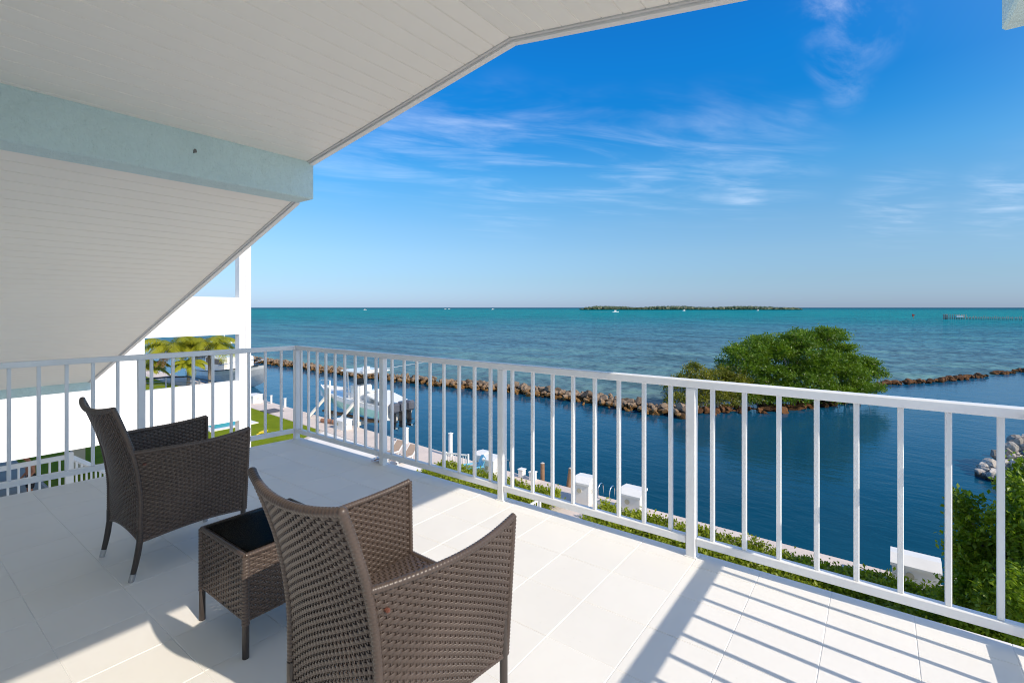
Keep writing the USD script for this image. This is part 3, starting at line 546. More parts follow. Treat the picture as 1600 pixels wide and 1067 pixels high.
leaf_mat('leaf_hedge', [(0.15, (0.17, 0.21, 0.012)), (0.5, (0.38, 0.43, 0.024)), (0.85, (0.58, 0.56, 0.06))])
leaf_mat('leaf_palm', [(0.1, (0.20, 0.23, 0.015)), (0.5, (0.40, 0.37, 0.03)), (0.9, (0.62, 0.46, 0.05))])
leaf_mat('leaf_palm_dry', [(0.1, (0.28, 0.17, 0.09)), (0.9, (0.42, 0.28, 0.16))])
leaf_mat('islet_green', [(0.15, (0.07, 0.095, 0.05)), (0.9, (0.15, 0.17, 0.075))], 0.1)
# lawn
M['lawn'] = usdkit.material(stage, '/World/Looks/lawn', {
    'g': ('geometry', {}), 'n': ('noise_texture', {'scale': 1.1, 'detail': 6.0, 'roughness': 0.6}), 'n2': ('noise_texture', {'scale': 40.0, 'detail': 3.0}), 'a': ('math', {'math_type': 'add'}), 'h': ('math', {'math_type': 'multiply', 'value2': 0.5}),
    'rp': ('rgb_ramp', {'ramp': [(0.3, (0.10, 0.15, 0.004)), (0.5, (0.17, 0.23, 0.008)), (0.7, (0.25, 0.29, 0.016))]}), 'b': ('bump', {'strength': 0.8, 'distance': 0.04}), 'p': ('principled_bsdf', {'roughness': 0.9, 'specular_ior_level': 0.1})},
    [('g.position', 'n.vector'), ('g.position', 'n2.vector'), ('n.fac', 'a.value1'), ('n2.fac', 'a.value2'), ('a.value', 'h.value1'), ('h.value', 'rp.fac'), ('rp.color', 'p.base_color'), ('n2.fac', 'b.height'), ('b.normal', 'p.normal')], surface='p.BSDF')
# breakwater stone: sun-bleached top, brown algae up to the tide mark
def stone(name, top, low, z0, z1):
    M[name] = usdkit.material(stage, f'/World/Looks/{name}', {
        'g': ('geometry', {}), 's': ('separate_xyz', {}), 'n': ('noise_texture', {'scale': 2.6, 'detail': 6.0, 'roughness': 0.65}), 'n2': ('noise_texture', {'scale': 9.0, 'detail': 5.0, 'roughness': 0.7}),
        'zz': ('math', {'math_type': 'multiply_add', 'value2': 0.5, 'value3': -0.25}), 'za': ('math', {'math_type': 'add'}), 'mr': ('map_range', {'range_type': 'smoothstep', 'from_min': z0, 'from_max': z1, 'to_min': 0.0, 'to_max': 1.0, 'clamp': True}),
        'ri': ('map_range', {'from_min': 0.0, 'from_max': 1.0, 'to_min': 0.45, 'to_max': 1.25}), 'sc': ('vector_math', {'math_type': 'scale'}),
        'mx': ('mix', {'color1': low, 'color2': top}), 'sp': ('rgb_ramp', {'ramp': [(0.32, (0.45, 0.44, 0.42)), (0.55, (1, 1, 1)), (0.8, (1.2, 1.18, 1.15))]}), 'm2': ('mix', {'mix_type': 'multiply', 'fac': 1.0}),
        'o': ('object_info', {}), 'b': ('bump', {'strength': 1.0, 'distance': 0.05}), 'p': ('principled_bsdf', {'roughness': 0.85, 'specular_ior_level': 0.25})},
        [('g.position', 's.vector'), ('g.position', 'n.vector'), ('g.position', 'n2.vector'), ('n.fac', 'zz.value1'), ('s.z', 'za.value1'), ('zz.value', 'za.value2'), ('za.value', 'mr.value'), ('mr.result', 'mx.fac'),
         ('o.random', 'ri.value'), ('mx.color', 'sc.vector1'), ('ri.result', 'sc.scale'), ('sc.vector', 'm2.color1'), ('n2.fac', 'sp.fac'), ('sp.color', 'm2.color2'), ('m2.color', 'p.base_color'), ('n2.fac', 'b.height'), ('b.normal', 'p.normal')], surface='p.BSDF')
stone('stone_wall', (0.25, 0.185, 0.13), (0.19, 0.10, 0.032), 0.22, 0.60)
stone('stone_low', (0.15, 0.09, 0.055), (0.14, 0.062, 0.022), 0.2, 0.7)
stone('stone_pile', (0.54, 0.50, 0.45), (0.04, 0.035, 0.03), 0.05, 0.35)

GZ = 0.9
CR, SR = math.cos(YAW), math.sin(YAW)
def W(X, Z): return np.array([X * CR - Z * SR, X * SR + Z * CR])          # sideways, ahead of the eye -> world
# ---- land
land = sheet(land_poly.buffer(-0.3), GZ - 0.012); obj('ground', land, 'gravel', kind='structure')
sh = np.array([p for p in SHORE if -130 < p[0] < 60] ); sh = np.vstack([[-130, 22.3], sh])
def shore_y(x): return float(np.interp(x, [p[0] for p in SHORE], [p[1] for p in SHORE]))
dock = tag(UsdGeom.Xform.Define(stage, '/World/dock'), kind='structure')
xs = np.r_[-70, np.arange(-66, 13, 3.0)]
for a, b in zip(xs[:-1], xs[1:]):
    pa, pb = shore_y(a), shore_y(b); g = 0.006
    q = Polygon([(a + g, pa), (b - g, pb), (b - g, pb - 1.75), (a + g, pa - 1.75)])
    obj('concrete_panel', prism(q, GZ - 0.16, GZ + 0.004), 'concrete', dock)
obj('seawall', prism(Polygon([(x, shore_y(x) - 0.06) for x in xs] + [(x, shore_y(x) - 0.40) for x in xs[::-1]]), -1.5, GZ - 0.165), 'concrete', dock)
lawn_poly = Polygon([(-62, 2), (-62, 18), (-36, shore_y(-36) - 1.8), (-25.6, shore_y(-25.6) - 1.8), (-24.3, 13.6), (-23.6, 9.5), (-23.4, 4.6), (-30, 4.6), (-30, 2)])
obj('lawn', sheet(lawn_poly, GZ - 0.004), 'lawn', kind='structure')
obj('patio', sheet(Polygon([(-25.2, shore_y(-25.2) - 1.8), (-14.8, shore_y(-14.8) - 1.8), (-14.8, 9.0), (-23.3, 9.0), (-23.9, 13.5)]), GZ - 0.003), 'patio_white', kind='structure')
obj('side_patio', sheet(Polygon([(-34, 4.5), (-14.0, 4.5), (-14.0, -14), (-34, -14)]), GZ - 0.002), 'patio_grey', kind='structure')
obj('garden_path', sheet(Polygon([(-8.9, shore_y(-8.9) - 1.8), (-7.25, shore_y(-7) - 1.8), (-7.25, 8), (-8.9, 8)]), GZ - 0.003), 'concrete', kind='structure')
pool = thing('swimming_pool', 'small turquoise swimming pool with white coping on the neighbouring lawn', 'pool', (-33.6, 13.4, GZ))
pp = sbox(-3.0, -0.95, 3.0, 0.95)
obj('coping', prism(pp.buffer(0.4, join_style=2).difference(pp), -0.1, 0.05), 'box_white', pool); obj('water_surface', sheet(pp, 0.012), 'pool_blue', pool)

# ---- leaves
def leaves(centers, size, rng, up=0.6, aspect=0.5, fold=0.25):
    n = len(centers); c = np.asarray(centers)
    d = rng.normal(size=(n, 3)); d[:, 2] += up * 0.4; d /= np.linalg.norm(d, axis=1, keepdims=True)
    nn = rng.normal(size=(n, 3)) * 0.75; nn[:, 2] += up * 1.6; s = np.cross(d, nn); s /= np.maximum(np.linalg.norm(s, axis=1, keepdims=True), 1e-6); nn = np.cross(s, d)
    L = size * rng.uniform(0.6, 1.25, (n, 1))
    w = L * aspect * 0.5
    v = np.stack([c, c + d * L * 0.55 + s * w + nn * w * fold, c + d * L, c + d * L * 0.55 - s * w + nn * w * fold], 1).reshape(-1, 3)
    i = np.arange(n)[:, None] * 4
    f = np.concatenate([i + [0, 1, 2], i + [0, 2, 3]], 0)
    return trimesh.Trimesh(v, f, process=False)
def clumps(blobs, per_m2, leaf_n, crad, rng, flat=0.55, shell=0.5, bottom=-0.5):
    """leaf positions gathered in small pads spread over the shells of ellipsoids (x, y, z, rx, ry, rz)"""
    out = []
    for (x, y, z, rx, ry, rz) in blobs:
        k = max(4, int(per_m2 * (rx * ry + rx * rz + ry * rz) * 4.19))
        d = rng.normal(size=(k, 3)); d /= np.linalg.norm(d, axis=1, keepdims=True); d = d[d[:, 2] > bottom]; k = len(d)
        r = 1 - shell * rng.uniform(0, 1, (k, 1)) ** 1.7 + rng.normal(0, 0.07, (k, 1))
        c = np.array([x, y, z]) + d * r * [rx, ry, rz]
        q = rng.normal(size=(k, leaf_n, 3)) * (crad * rng.uniform(0.6, 1.3, (k, 1, 1))) * [1, 1, flat]
        out.append((c[:, None] + q).reshape(-1, 3))
    return np.vstack(out)

# ---- mangrove on the breakwater (blobs: sideways, ahead, height, radii)
rg = np.random.default_rng(11)
def cam_blobs(bl): return [(*W(X, Z), h, a, b, c) for X, Z, h, a, b, c in bl]
main = [(19.0, 40.5, 3.0, 2.3, 2.3, 1.7), (20.6, 41.5, 3.9, 2.3, 2.4, 1.5), (22.6, 42, 4.4, 2.2, 2.6, 1.45), (24.8, 42, 4.8, 2.0, 2.4, 1.25), (26.3, 42.2, 5.0, 1.5, 1.8, 1.05), (27.6, 42.4, 5.2, 0.8, 1.1, 0.8),
        (20.5, 39.6, 1.9, 2.6, 1.8, 1.5), (23.5, 40.0, 2.0, 2.8, 2.0, 1.6), (26.3, 41.0, 2.4, 2.4, 2.0, 1.6), (24.5, 40.5, 3.5, 2.6, 2.0, 1.3), (28.3, 41.8, 2.6, 1.6, 1.6, 1.2), (29.4, 42.2, 1.9, 1.3, 1.4, 1.1),
        (30.5, 42.4, 2.9, 0.75, 0.8, 0.5), (31.0, 42.6, 2.1, 0.7, 0.8, 0.6), (28.3, 42.0, 4.25, 0.75, 0.8, 0.35), (27.9, 41.6, 3.6, 1.2, 1.0, 0.6), (22.0, 38.6, 0.9, 1.7, 1.2, 0.7), (25.0, 39.4, 0.8, 1.8, 1.2, 0.6), (19.8, 38.4, 0.8, 1.5, 1.0, 0.65), (27.4, 40.4, 1.1, 1.5, 1.2, 0.7), (29.2, 41.4, 1.0, 1.2, 1.0, 0.6)]
lump = []
for (X, Z, h, a, b, c) in main:
    for k in range(4):
        d = rg.normal(size=3); d[2] = abs(d[2]) * 0.8 + 0.1; d /= np.linalg.norm(d); lump.append((X + d[0] * a, Z + d[1] * b, h + d[2] * c * 0.95, rg.uniform(0.45, 0.85), rg.uniform(0.5, 0.8), rg.uniform(0.22, 0.42)))
main = [(X, Z, h, a * 0.9, b * 0.9, c * 0.88) for (X, Z, h, a, b, c) in main] + lump
mg = thing('mangrove', 'big spreading green mangrove tree growing out of the rocks in the water', 'tree', (0, 0, 0))
obj('crown', leaves(clumps(cam_blobs(main), 6.0, 26, 0.22, rg, shell=0.6), 0.19, rg, aspect=0.62, up=1.3), 'leaf_mangrove', mg)
tr = []
for k in range(26):
    b = main[k % len(main)]; p = W(20.0 + rg.uniform(-1.5, 7.5), 40.3 + rg.uniform(-0.8, 1.6)); e = W(b[0] + rg.uniform(-1, 1), b[1] + rg.uniform(-1, 1)); z1 = b[2] + b[5] * rg.uniform(0.1, 0.9)
    m = (p + e) / 2 + rg.normal(0, 0.35, 2)
    tr.append(tube([[*p, -0.3], [*(p * 0.75 + m * 0.25), 0.5], [*m, z1 * 0.55], [*e, z1]], [0.11, 0.09, 0.06, 0.02], 6))
obj('trunk', cat(tr), 'bark', mg)
rr = []
for k in range(42):
    X = rg.uniform(13.0, 29); p = W(X, 38.6 + (X - 13) * 0.10 + rg.uniform(-0.4, 0.5)); q = p + rg.normal(0, 0.45, 2); hh = rg.uniform(0.5, 1.3)
    obj('root', tube([[*p, -0.2], [*(p * 0.6 + q * 0.4), hh * 0.7], [*q, hh]], [0.022, 0.03, 0.026], 5), 'root_pale', mg)
small = [(12.6, 38.0, 0.75, 1.1, 0.8, 0.6), (14.4, 38.0, 0.7, 1.2, 0.8, 0.6), (16.4, 38.2, 0.8, 1.3, 0.8, 0.7), (18.2, 38.4, 0.9, 1.3, 0.8, 0.7), (17.6, 39.4, 2.3, 1.3, 1.2, 0.9), (13.2, 38.9, 1.6, 1.0, 1.2, 1.1), (14.6, 39.0, 2.0, 1.4, 1.5, 1.2), (16.3, 39.3, 1.9, 1.6, 1.5, 1.2), (14.7, 39.6, 3.0, 0.7, 0.8, 0.5), (17.6, 39.2, 1.5, 1.5, 1.2, 1.1), (15.4, 38.6, 1.1, 1.5, 0.8, 0.7)]
ms = thing('mangrove', 'low yellowish mangrove shrub at the left foot of the big mangrove', 'shrub', (0, 0, 0))
obj('crown', leaves(clumps(cam_blobs(small), 7.0, 22, 0.19, rg), 0.17, rg, aspect=0.6, up=1.1), 'leaf_yellow', ms)
tr = []
for b in small:
    for k in range(5):
        p = W(b[0] + rg.uniform(-0.5, 0.5), b[1] - 0.3); e = W(b[0] + rg.uniform(-0.9, 0.9), b[1] + rg.uniform(-0.4, 0.4)); tr.append(tube([[*p, -0.2], [*((p + e) / 2 + rg.normal(0, 0.15, 2)), b[2] * 0.5], [*e, b[2] + 0.2]], [0.035, 0.028, 0.012], 5))
obj('trunk', cat(tr), 'root_pale', ms)

# ---- breakwaters
def lerp_path(path, s):
    p = np.array(path, float); L = np.r_[0, np.cumsum(np.linalg.norm(np.diff(p, axis=0), axis=1))]; t = s * L[-1]
    return np.array([np.interp(t, L, p[:, 0]), np.interp(t, L, p[:, 1])]), L[-1]
def breakwater(label, path, n, size, mat, seed, width=1.0, wall_h=0.5, gap=0.0, grow=None, fill=None):
    t = thing('breakwater', label, 'breakwater'); rng = np.random.default_rng(seed)
    k = 0
    for i in range(n):
        s = (i + rng.uniform(0, 1)) / n
        if gap and meshkit.noise(np.array([[s * gap, seed, 0.5]]))[0] < 0.33: continue
        p, L = lerp_path(path, s); p2, _ = lerp_path(path, min(1, s + 0.01)); d = p2 - p; d = d / max(np.linalg.norm(d), 1e-6); nrm = np.array([-d[1], d[0]])
        sc = size * rng.uniform(0.6, 1.35) * (grow(s) if grow else 1.0); row = rng.integers(0, 3)
        off = (-0.5, 0.5, 0.0)[row] * width + rng.normal(0, 0.12); z = (0.12, 0.12, wall_h)[row] * (1 if row < 2 else rng.uniform(0.75, 1.2))
        m = rock(seed * 1000 + i, (sc, sc, sc), 0.72, 2); m.apply_translation([*(p + nrm * off), z]); obj('rock', m, mat, t); k += 1
    if fill:
        fp, fn, fs = fill; ms_ = []
        for i in range(fn):
            s = rng.uniform(0, 1); p, L = lerp_path(fp, s); m = rock(seed * 777 + i, (fs * rng.uniform(0.5, 1.2),) * 3, 0.8, 1); m.apply_translation([p[0] + rng.normal(0, 0.3), p[1] + rng.normal(0, 0.65) * width, rng.uniform(0.0, 0.55)]); ms_.append(m)
        tag(obj('small_stones', cat(ms_), mat, t), kind='stuff')
    return t
BW1 = [(-110, 35.5), (-72.5, 35.3), (-60, 35.4), (-47, 34.8), (-35.6, 35.9), (-27, 37.3), (-20.4, 37.2), (-14.4, 36.4), (-11.0, 36.2)]
breakwater('long low breakwater of tan boulders from behind the boat lift to the mangrove', BW1[1:], 298, 0.38, 'stone_wall', 21, 0.85, 0.48, grow=lambda s: 1.0 + 0.35 * max(0, s - 0.6) / 0.4, fill=(BW1, 2200, 0.30))
breakwater('broken line of brown rocks barely above the water, right of the mangrove', [(-2.5, 54.0), (0.5, 63.5), (3.4, 66.7), (7.0, 72.8), (11.1, 81), (14.2, 86.5), (24, 104)], 220, 0.37, 'stone_low', 22, 0.5, 0.22, gap=30.0)
foot = thing('rock_bank', 'low orange-brown rocks at the waterline under the mangroves', 'rocks'); rf = np.random.default_rng(15)
for i in range(130):
    q, _ = lerp_path([(-12.8, 36.6), (-10.0, 38.4), (-7.0, 41.0), (-3.6, 45.6), (-1.5, 51.0)], rf.uniform(0, 1)); sc = rf.uniform(0.22, 0.55)
    m = rock(8000 + i, (sc, sc, sc), 0.55, 2); m.apply_translation([q[0] + rf.normal(0, 0.5) - 0.5, q[1] + rf.uniform(-0.3, 1.6), rf.uniform(-0.05, 0.22)]); obj('rock', m, 'stone_low', foot)
pile = thing('rock_pile', 'heap of pale boulders at the right edge of the picture behind the leafy bush', 'rocks'); rp_ = np.random.default_rng(9)
for i in range(150):
    a = rp_.uniform(0, 1); q = W(21.95 + a * 7.0, 22.4 + rp_.uniform(-0.5, 2.6) * (0.35 + a)); hmax = 0.15 + 1.5 * min(1, a * 2.6)
    z = max(-0.1, hmax * rp_.uniform(0.25, 1.0)); sc = rp_.uniform(0.20, 0.42)
    m = rock(5000 + i, (sc, sc, sc), 0.75, 2); m.apply_translation([*q, z]); obj('rock', m, 'stone_pile', pile)

# ---- bush at the right and the hedges
rb = np.random.default_rng(31)
bush = thing('bush', 'tall leafy green bush filling the lower right corner beyond the railing', 'bush')
bb = []
def bpt(px, py, Z): X = (px - 800) / 770 * Z; return (*W(X, Z), EYE - (py - 480.5) / 770 * Z)
for px, py, Z, r in [(1512, 800, 11.6, 0.34), (1520, 835, 11.6, 0.42), (1535, 870, 11.5, 0.5), (1508, 872, 11.5, 0.30), (1520, 925, 11.2, 0.6), (1508, 965, 11.0, 0.55), (1550, 960, 10.8, 0.7), (1590, 905, 11.3, 0.75), (1585, 850, 11.6, 0.5), (1600, 790, 11.7, 0.45), (1625, 770, 11.8, 0.6), (1625, 840, 11.4, 0.8), (1650, 900, 11.0, 0.9), (1610, 980, 10.6, 0.8), (1680, 820, 11.6, 0.9), (1575, 1020, 10.6, 0.7), (1530, 1010, 10.7, 0.55)]:
    bb.append((*bpt(px, py, Z * (0.89 if px < 1605 else 0.82)), r * 0.9, r * 0.9, r * 0.95))
bb2 = [(x, y, z, a * 0.8, b * 0.8, c * 0.85) for x, y, z, a, b, c in bb]
for x, y, z, a, b, c in bb:                                # upright leafy shoots round each mass
    for k in range(7):
        d = rb.normal(size=3); d[2] = abs(d[2]) * 0.9; d /= np.linalg.norm(d); r_ = a * rb.uniform(0.22, 0.36); bb2.append((x + d[0] * a * 0.85, y + d[1] * b * 0.85, z + d[2] * c * 0.9 + 0.1, r_, r_, r_ * rb.uniform(1.3, 2.2)))
obj('crown', leaves(clumps(bb2, 34, 9, 0.075, rb, 0.8, 0.7, -0.9), 0.115, rb, up=0.9, aspect=0.55), 'leaf_bush', bush)
bt = []
for b in bb:
    e = np.array(b[:3]); p = np.array([*(W(9.3, 9.9) + rb.normal(0, 0.25, 2)), GZ - 0.05]); m = (p * 0.5 + e * 0.5) + rb.normal(0, 0.15, 3); bt.append(tube([p, m, e], [0.05, 0.035, 0.012], 6))
obj('trunk', cat(bt), 'bark', bush)
def hedge(label, x0, x1, y0, y1, h, seed, n):
    t = thing('hedge', label, 'hedge'); r = np.random.default_rng(seed); c = []
    k = n // 7
    p = np.c_[r.uniform(x0, x1, k), r.uniform(y0, y1, k), GZ + h * (0.15 + 0.85 * r.uniform(0, 1, k) ** 0.55)]
    p[:, 2] += 0.30 * (meshkit.fbm(p * [1.1, 1.3, 0] + seed, 3) - 0.5)
    q = (p[:, None] + r.normal(size=(k, 7, 3)) * 0.06).reshape(-1, 3)
    obj('foliage', leaves(q, 0.105, r, up=0.9, aspect=0.55), 'leaf_hedge', t)
    st = [tube([[x, r.uniform(y0 + 0.2, y1 - 0.2), GZ - 0.05], [x + r.normal(0, 0.1), r.uniform(y0 + 0.2, y1 - 0.2), GZ + h * 0.8]], [0.02, 0.008], 5) for x in r.uniform(x0, x1, int((x1 - x0) * 5))]
    obj('stem', cat(st), 'bark', t)
hedge('clipped yellow-green hedge along the dock, left of the paved gap', -14.7, -8.95, 13.4, 14.95, 0.55, 3, 34000)
hedge('clipped yellow-green hedge along the dock, right of the paved gap', -7.2, 1.6, 12.9, 14.75, 0.62, 4, 54000)

# ---- things on the dock
def dock_box(label, x, y, w, d, h, rz, slope=0.16):
    t = thing('dock_box', label, 'dock box', (x, y, GZ + 0.004), rz, 'white boxes on the dock')
    prof = Polygon([(-d / 2, 0), (d / 2, 0), (d / 2, h - 0.06), (-d / 2, h - slope)])
    m = prism(prof, -w / 2, w / 2); v = np.array(m.vertices); m.vertices = np.c_[v[:, 2], v[:, 0], v[:, 1]]; m.fix_normals(); obj('body', m, 'box_white', t)
    lid = Polygon([(-d / 2 - 0.03, h - slope - 0.04), (-d / 2 - 0.03, h - slope + 0.03), (-d * 0.1, h + 0.03), (d / 2 + 0.03, h), (d / 2 + 0.03, h - 0.055), (-d / 2 + 0.01, h - slope - 0.002)])
    m = prism(Polygon(lid).buffer(0), -w / 2 - 0.03, w / 2 + 0.03); v = np.array(m.vertices); m.vertices = np.c_[v[:, 2], v[:, 0], v[:, 1]]; m.fix_normals(); obj('lid', m, 'box_white', t)
    obj('emblem', tube([[-w * 0.12, -d / 2 - 0.012, h * 0.55], [-w * 0.12, -d / 2 + 0.01, h * 0.55]], 0.085, 18), 'emblem_cream', t, smooth=40)
    obj('hinge', cat([bx(s * w * 0.3 - 0.04, d / 2 + 0.03, h - 0.08, s * w * 0.3 + 0.04, d / 2 + 0.045, h - 0.01) for s in (-1, 1)]), 'steel', t)
    obj('vent', cat([bx(w / 2 + 0.001, -0.12, h * 0.45 + k * 0.05, w / 2 + 0.012, 0.12, h * 0.45 + k * 0.05 + 0.02) for k in range(3)]), 'wall_beige', t)
dock_box('tall white dock box between the leaning brown pile and the ladder', -8.50, 15.75, 0.58, 0.62, 0.92, 0.05)
dock_box('white dock box with a round emblem, right beside the dock ladder', -6.75, 15.95, 0.72, 0.62, 0.82, 0.0)
dock_box('wide white dock box at the far right, next to the tall leafy bush', 0.70, 15.75, 0.92, 0.62, 0.82, -0.02)
dock_box('narrow white box behind the pale blue garden chair', -13.55, 16.05, 0.42, 0.55, 0.86, 0.0, 0.1)
dock_box('white box between the pale blue garden chair and the thick railing post', -12.75, 15.75, 0.55, 0.6, 0.88, 0.0, 0.1)
dock_box('small white box on the dock below the moored grey boat', -36.9, 17.75, 0.8, 0.7, 0.62, 0.1, 0.08)
dock_box('white lift motor box on the dock below the mint-striped boat', -24.9, 17.0, 0.85, 0.6, 0.55, 0.0, 0.06)
def ladder(label, x):
    y = shore_y(x); t = thing('dock_ladder', label, 'ladder', (x, y, GZ), 0, 'steel ladders on the dock')
    a = np.linspace(0, np.pi, 12)
    for s in (-0.23, 0.23):
        pts = [[s, -0.30, 0.0]] + [[s, -0.08 - 0.22 * math.cos(q), 0.28 + 0.22 * math.sin(q)] for q in a] + [[s, 0.14, 0.0], [s, 0.14, -1.3]]
        obj('rail', tube(pts, 0.024, 8), 'steel', t, smooth=50)
    for k in range(4): obj('step', bx(-0.21, 0.10, -0.25 - 0.28 * k, 0.21, 0.19, -0.22 - 0.28 * k), 'steel', t)
ladder('steel dock ladder with two hoops between two white dock boxes', -8.05)
ladder('steel dock ladder behind the white boxes by the pale blue chair', -13.0)
def pile_(label, x, dx, h):
    t = thing('mooring_pile', label, 'pile', (x, shore_y(x) + 0.22, 0), 0)
    obj('shaft', tube([[0, 0, -1.5], [0, 0, GZ], [dx, 0.0, GZ + h]], [0.10, 0.09, 0.085], 10), 'timber', t, smooth=50); obj('cap', tube([[dx, 0, GZ + h], [dx, 0, GZ + h + 0.03]], [0.09, 0.03], 10), 'wall_beige', t)
pile_('slim upright brown timber pile at the dock edge', -11.1, 0.0, 0.62)
pile_('leaning brown timber pile at the dock edge, beside the tall white box', -9.85, 0.10, 0.68)
def bollard(label, x, h, w):
    t = thing('bollard', label, 'bollard', (x, shore_y(x) - 0.20, GZ + 0.004), 0, 'white bollards on the dock')
    obj('shaft', rbx(-w / 2, -w / 2, 0, w / 2, w / 2, h, 0.02), 'box_white', t); obj('cap', rbx(-w / 2 - 0.02, -w / 2 - 0.02, h, w / 2 + 0.02, w / 2 + 0.02, h + 0.05, 0.015), 'box_white', t)
bollard('white block bollard farthest left of the two brown piles', -11.85, 0.30, 0.24); bollard('white block bollard beside the slim upright pile', -11.3, 0.30, 0.24)
bollard('thin white post on the dock edge below the grey boat', -35.6, 0.55, 0.12); bollard('thin white post on the dock edge near the dark slab', -33.4, 0.6, 0.14)
bollard('slim white post on the dock edge right of the outboard engines', -19.6, 0.75, 0.16); bollard('slim white post on the dock edge above the white railing gate', -16.2, 1.05, 0.15)
bollard('white panel post at the right, between the wide dock box and the leafy bush', 1.55, 0.5, 0.22)
obj('dock_mat', rbx(-33.6, 16.5, GZ + 0.005, -32.3, 17.5, GZ + 0.04, 0.01), 'dark_grey', label='thin dark grey slab lying on the pale dock beside the lawn', cat='mat')  # thin dark grey slab set on top of the dock panels
ty = thing('lawn_toy', 'small bright yellow paddle lying on the lawn', 'toy', (-27.6, 13.6, GZ), 0.6); obj('blade', rbx(-0.14, 0, 0.0, 0.14, 0.55, 0.07, 0.03), 'yellow_toy', ty); obj('handle', rbx(-0.04, -0.4, 0.01, 0.04, 0.0, 0.06, 0.015), 'yellow_toy', ty)
roll = thing('rolled_tarp', 'rolled brown tarp lying on the dock under the boat lift', 'tarp', (-26.6, 17.25, GZ + 0.13), 0.15); obj('roll', tube([[-0.7, 0, 0], [0.1, 0, 0.02], [0.7, 0.05, 0]], [0.12, 0.14, 0.11], 10), 'tarp_brown', roll, smooth=50); obj('strap', tube([[0.2, 0.0, 0.015], [0.26, 0.003, 0.014]], 0.148, 10), 'dark_grey', roll)
def lounger(label, x, y, rz):
    t = thing('deck_lounger', label, 'lounger', (x, y, GZ + 0.004), rz, 'tan loungers on the white patio')
    UsdGeom.Xformable(t).AddScaleOp().Set(Gf.Vec3f(0.78, 0.78, 0.78))
    obj('frame', cat([bar((s * 0.32, -0.9, 0.32), (s * 0.32, 0.55, 0.32), 0.05, 0.06) for s in (-1, 1)] + [bar((s * 0.32, 0.5, 0.32), (s * 0.32, 1.0, 0.80), 0.05, 0.05) for s in (-1, 1)]), 'box_white', t)
    obj('seat', bx(-0.28, -0.88, 0.325, 0.28, 0.5, 0.345), 'sling_tan', t); obj('backrest', bar((0, 0.5, 0.345), (0, 0.98, 0.80), 0.56, 0.02), 'sling_tan', t)
    for s in (-1, 1):
        for yy in (-0.75, 0.45): obj('leg', bar((s * 0.32, yy, 0.0), (s * 0.32, yy, 0.30), 0.05, 0.05, (0, 1, 0)), 'box_white', t)
lounger('tan sling lounger on the white patio, the left of the pair', -18.35, 15.0, 0.12); lounger('tan sling lounger on the white patio, the right of the pair', -17.3, 14.9, 0.12)
def rail_piece(name, label, cat_, p0, p1, h, step, bw_=0.022, rail=0.05, post=0.07, ends=(0, 1)):
    p0, p1 = np.array(p0, float), np.array(p1, float); L = np.linalg.norm(p1[:2] - p0[:2]); t = thing(name, label, cat_)
    up = np.array([0, 0, h])
    obj('top_rail', bar(p0 + up, p1 + up, rail, rail), 'box_white', t); obj('bottom_rail', bar(p0 + [0, 0, 0.1], p1 + [0, 0, 0.1], rail * 0.8, rail * 0.8), 'box_white', t)
    for q in [(p0, p1)[e] for e in ends]: obj('post', bar(q, q + up * 1.06, post, post, (0, 1, 0)), 'box_white', t)
    n = max(2, int(round(L / step)))
    for i in range(1, n):
        q = p0 + (p1 - p0) * i / n; obj('baluster', bar(q + [0, 0, 0.1], q + up, bw_, bw_, (0, 1, 0)), 'box_white', t)
    return t
rail_piece('garden_gate', 'low white barred gate on the patio beside the pale blue chair', 'gate', (-14.75, 15.05, GZ), (-13.75, 15.35, GZ), 0.85, 0.11)
rail_piece('path_handrail', 'short white handrail in the paved gap between the two hedges', 'handrail', (-8.75, 13.2, GZ), (-8.75, 12.2, GZ), 0.85, 0.12)
ch = thing('garden_chair', 'pale blue slatted garden chair standing behind the hedge', 'chair', (-13.35, 15.2, GZ), 2.6)
for k in range(5): obj('back_slat', bar(((k - 2) * 0.11, -0.22, 0.30), ((k - 2) * 0.12, -0.48, 0.92 - 0.03 * abs(k - 2)), 0.09, 0.02), 'plastic_blue', ch)
for k in range(4): obj('seat_slat', bar((-0.27, -0.18 + 0.14 * k, 0.31 + 0.025 * k), (0.27, -0.18 + 0.14 * k, 0.31 + 0.025 * k), 0.11, 0.02), 'plastic_blue', ch)
for s in (-1, 1):
    obj('arm', bx(s * 0.28 - 0.06, -0.38, 0.52, s * 0.28 + 0.06, 0.36, 0.545), 'plastic_blue', ch); obj('leg', bx(s * 0.28 - 0.02, 0.26, 0, s * 0.28 + 0.02, 0.36, 0.52), 'plastic_blue', ch); obj('leg', bar((s * 0.28, -0.5, 0.02), (s * 0.28, 0.2, 0.34), 0.03, 0.1), 'plastic_blue', ch)

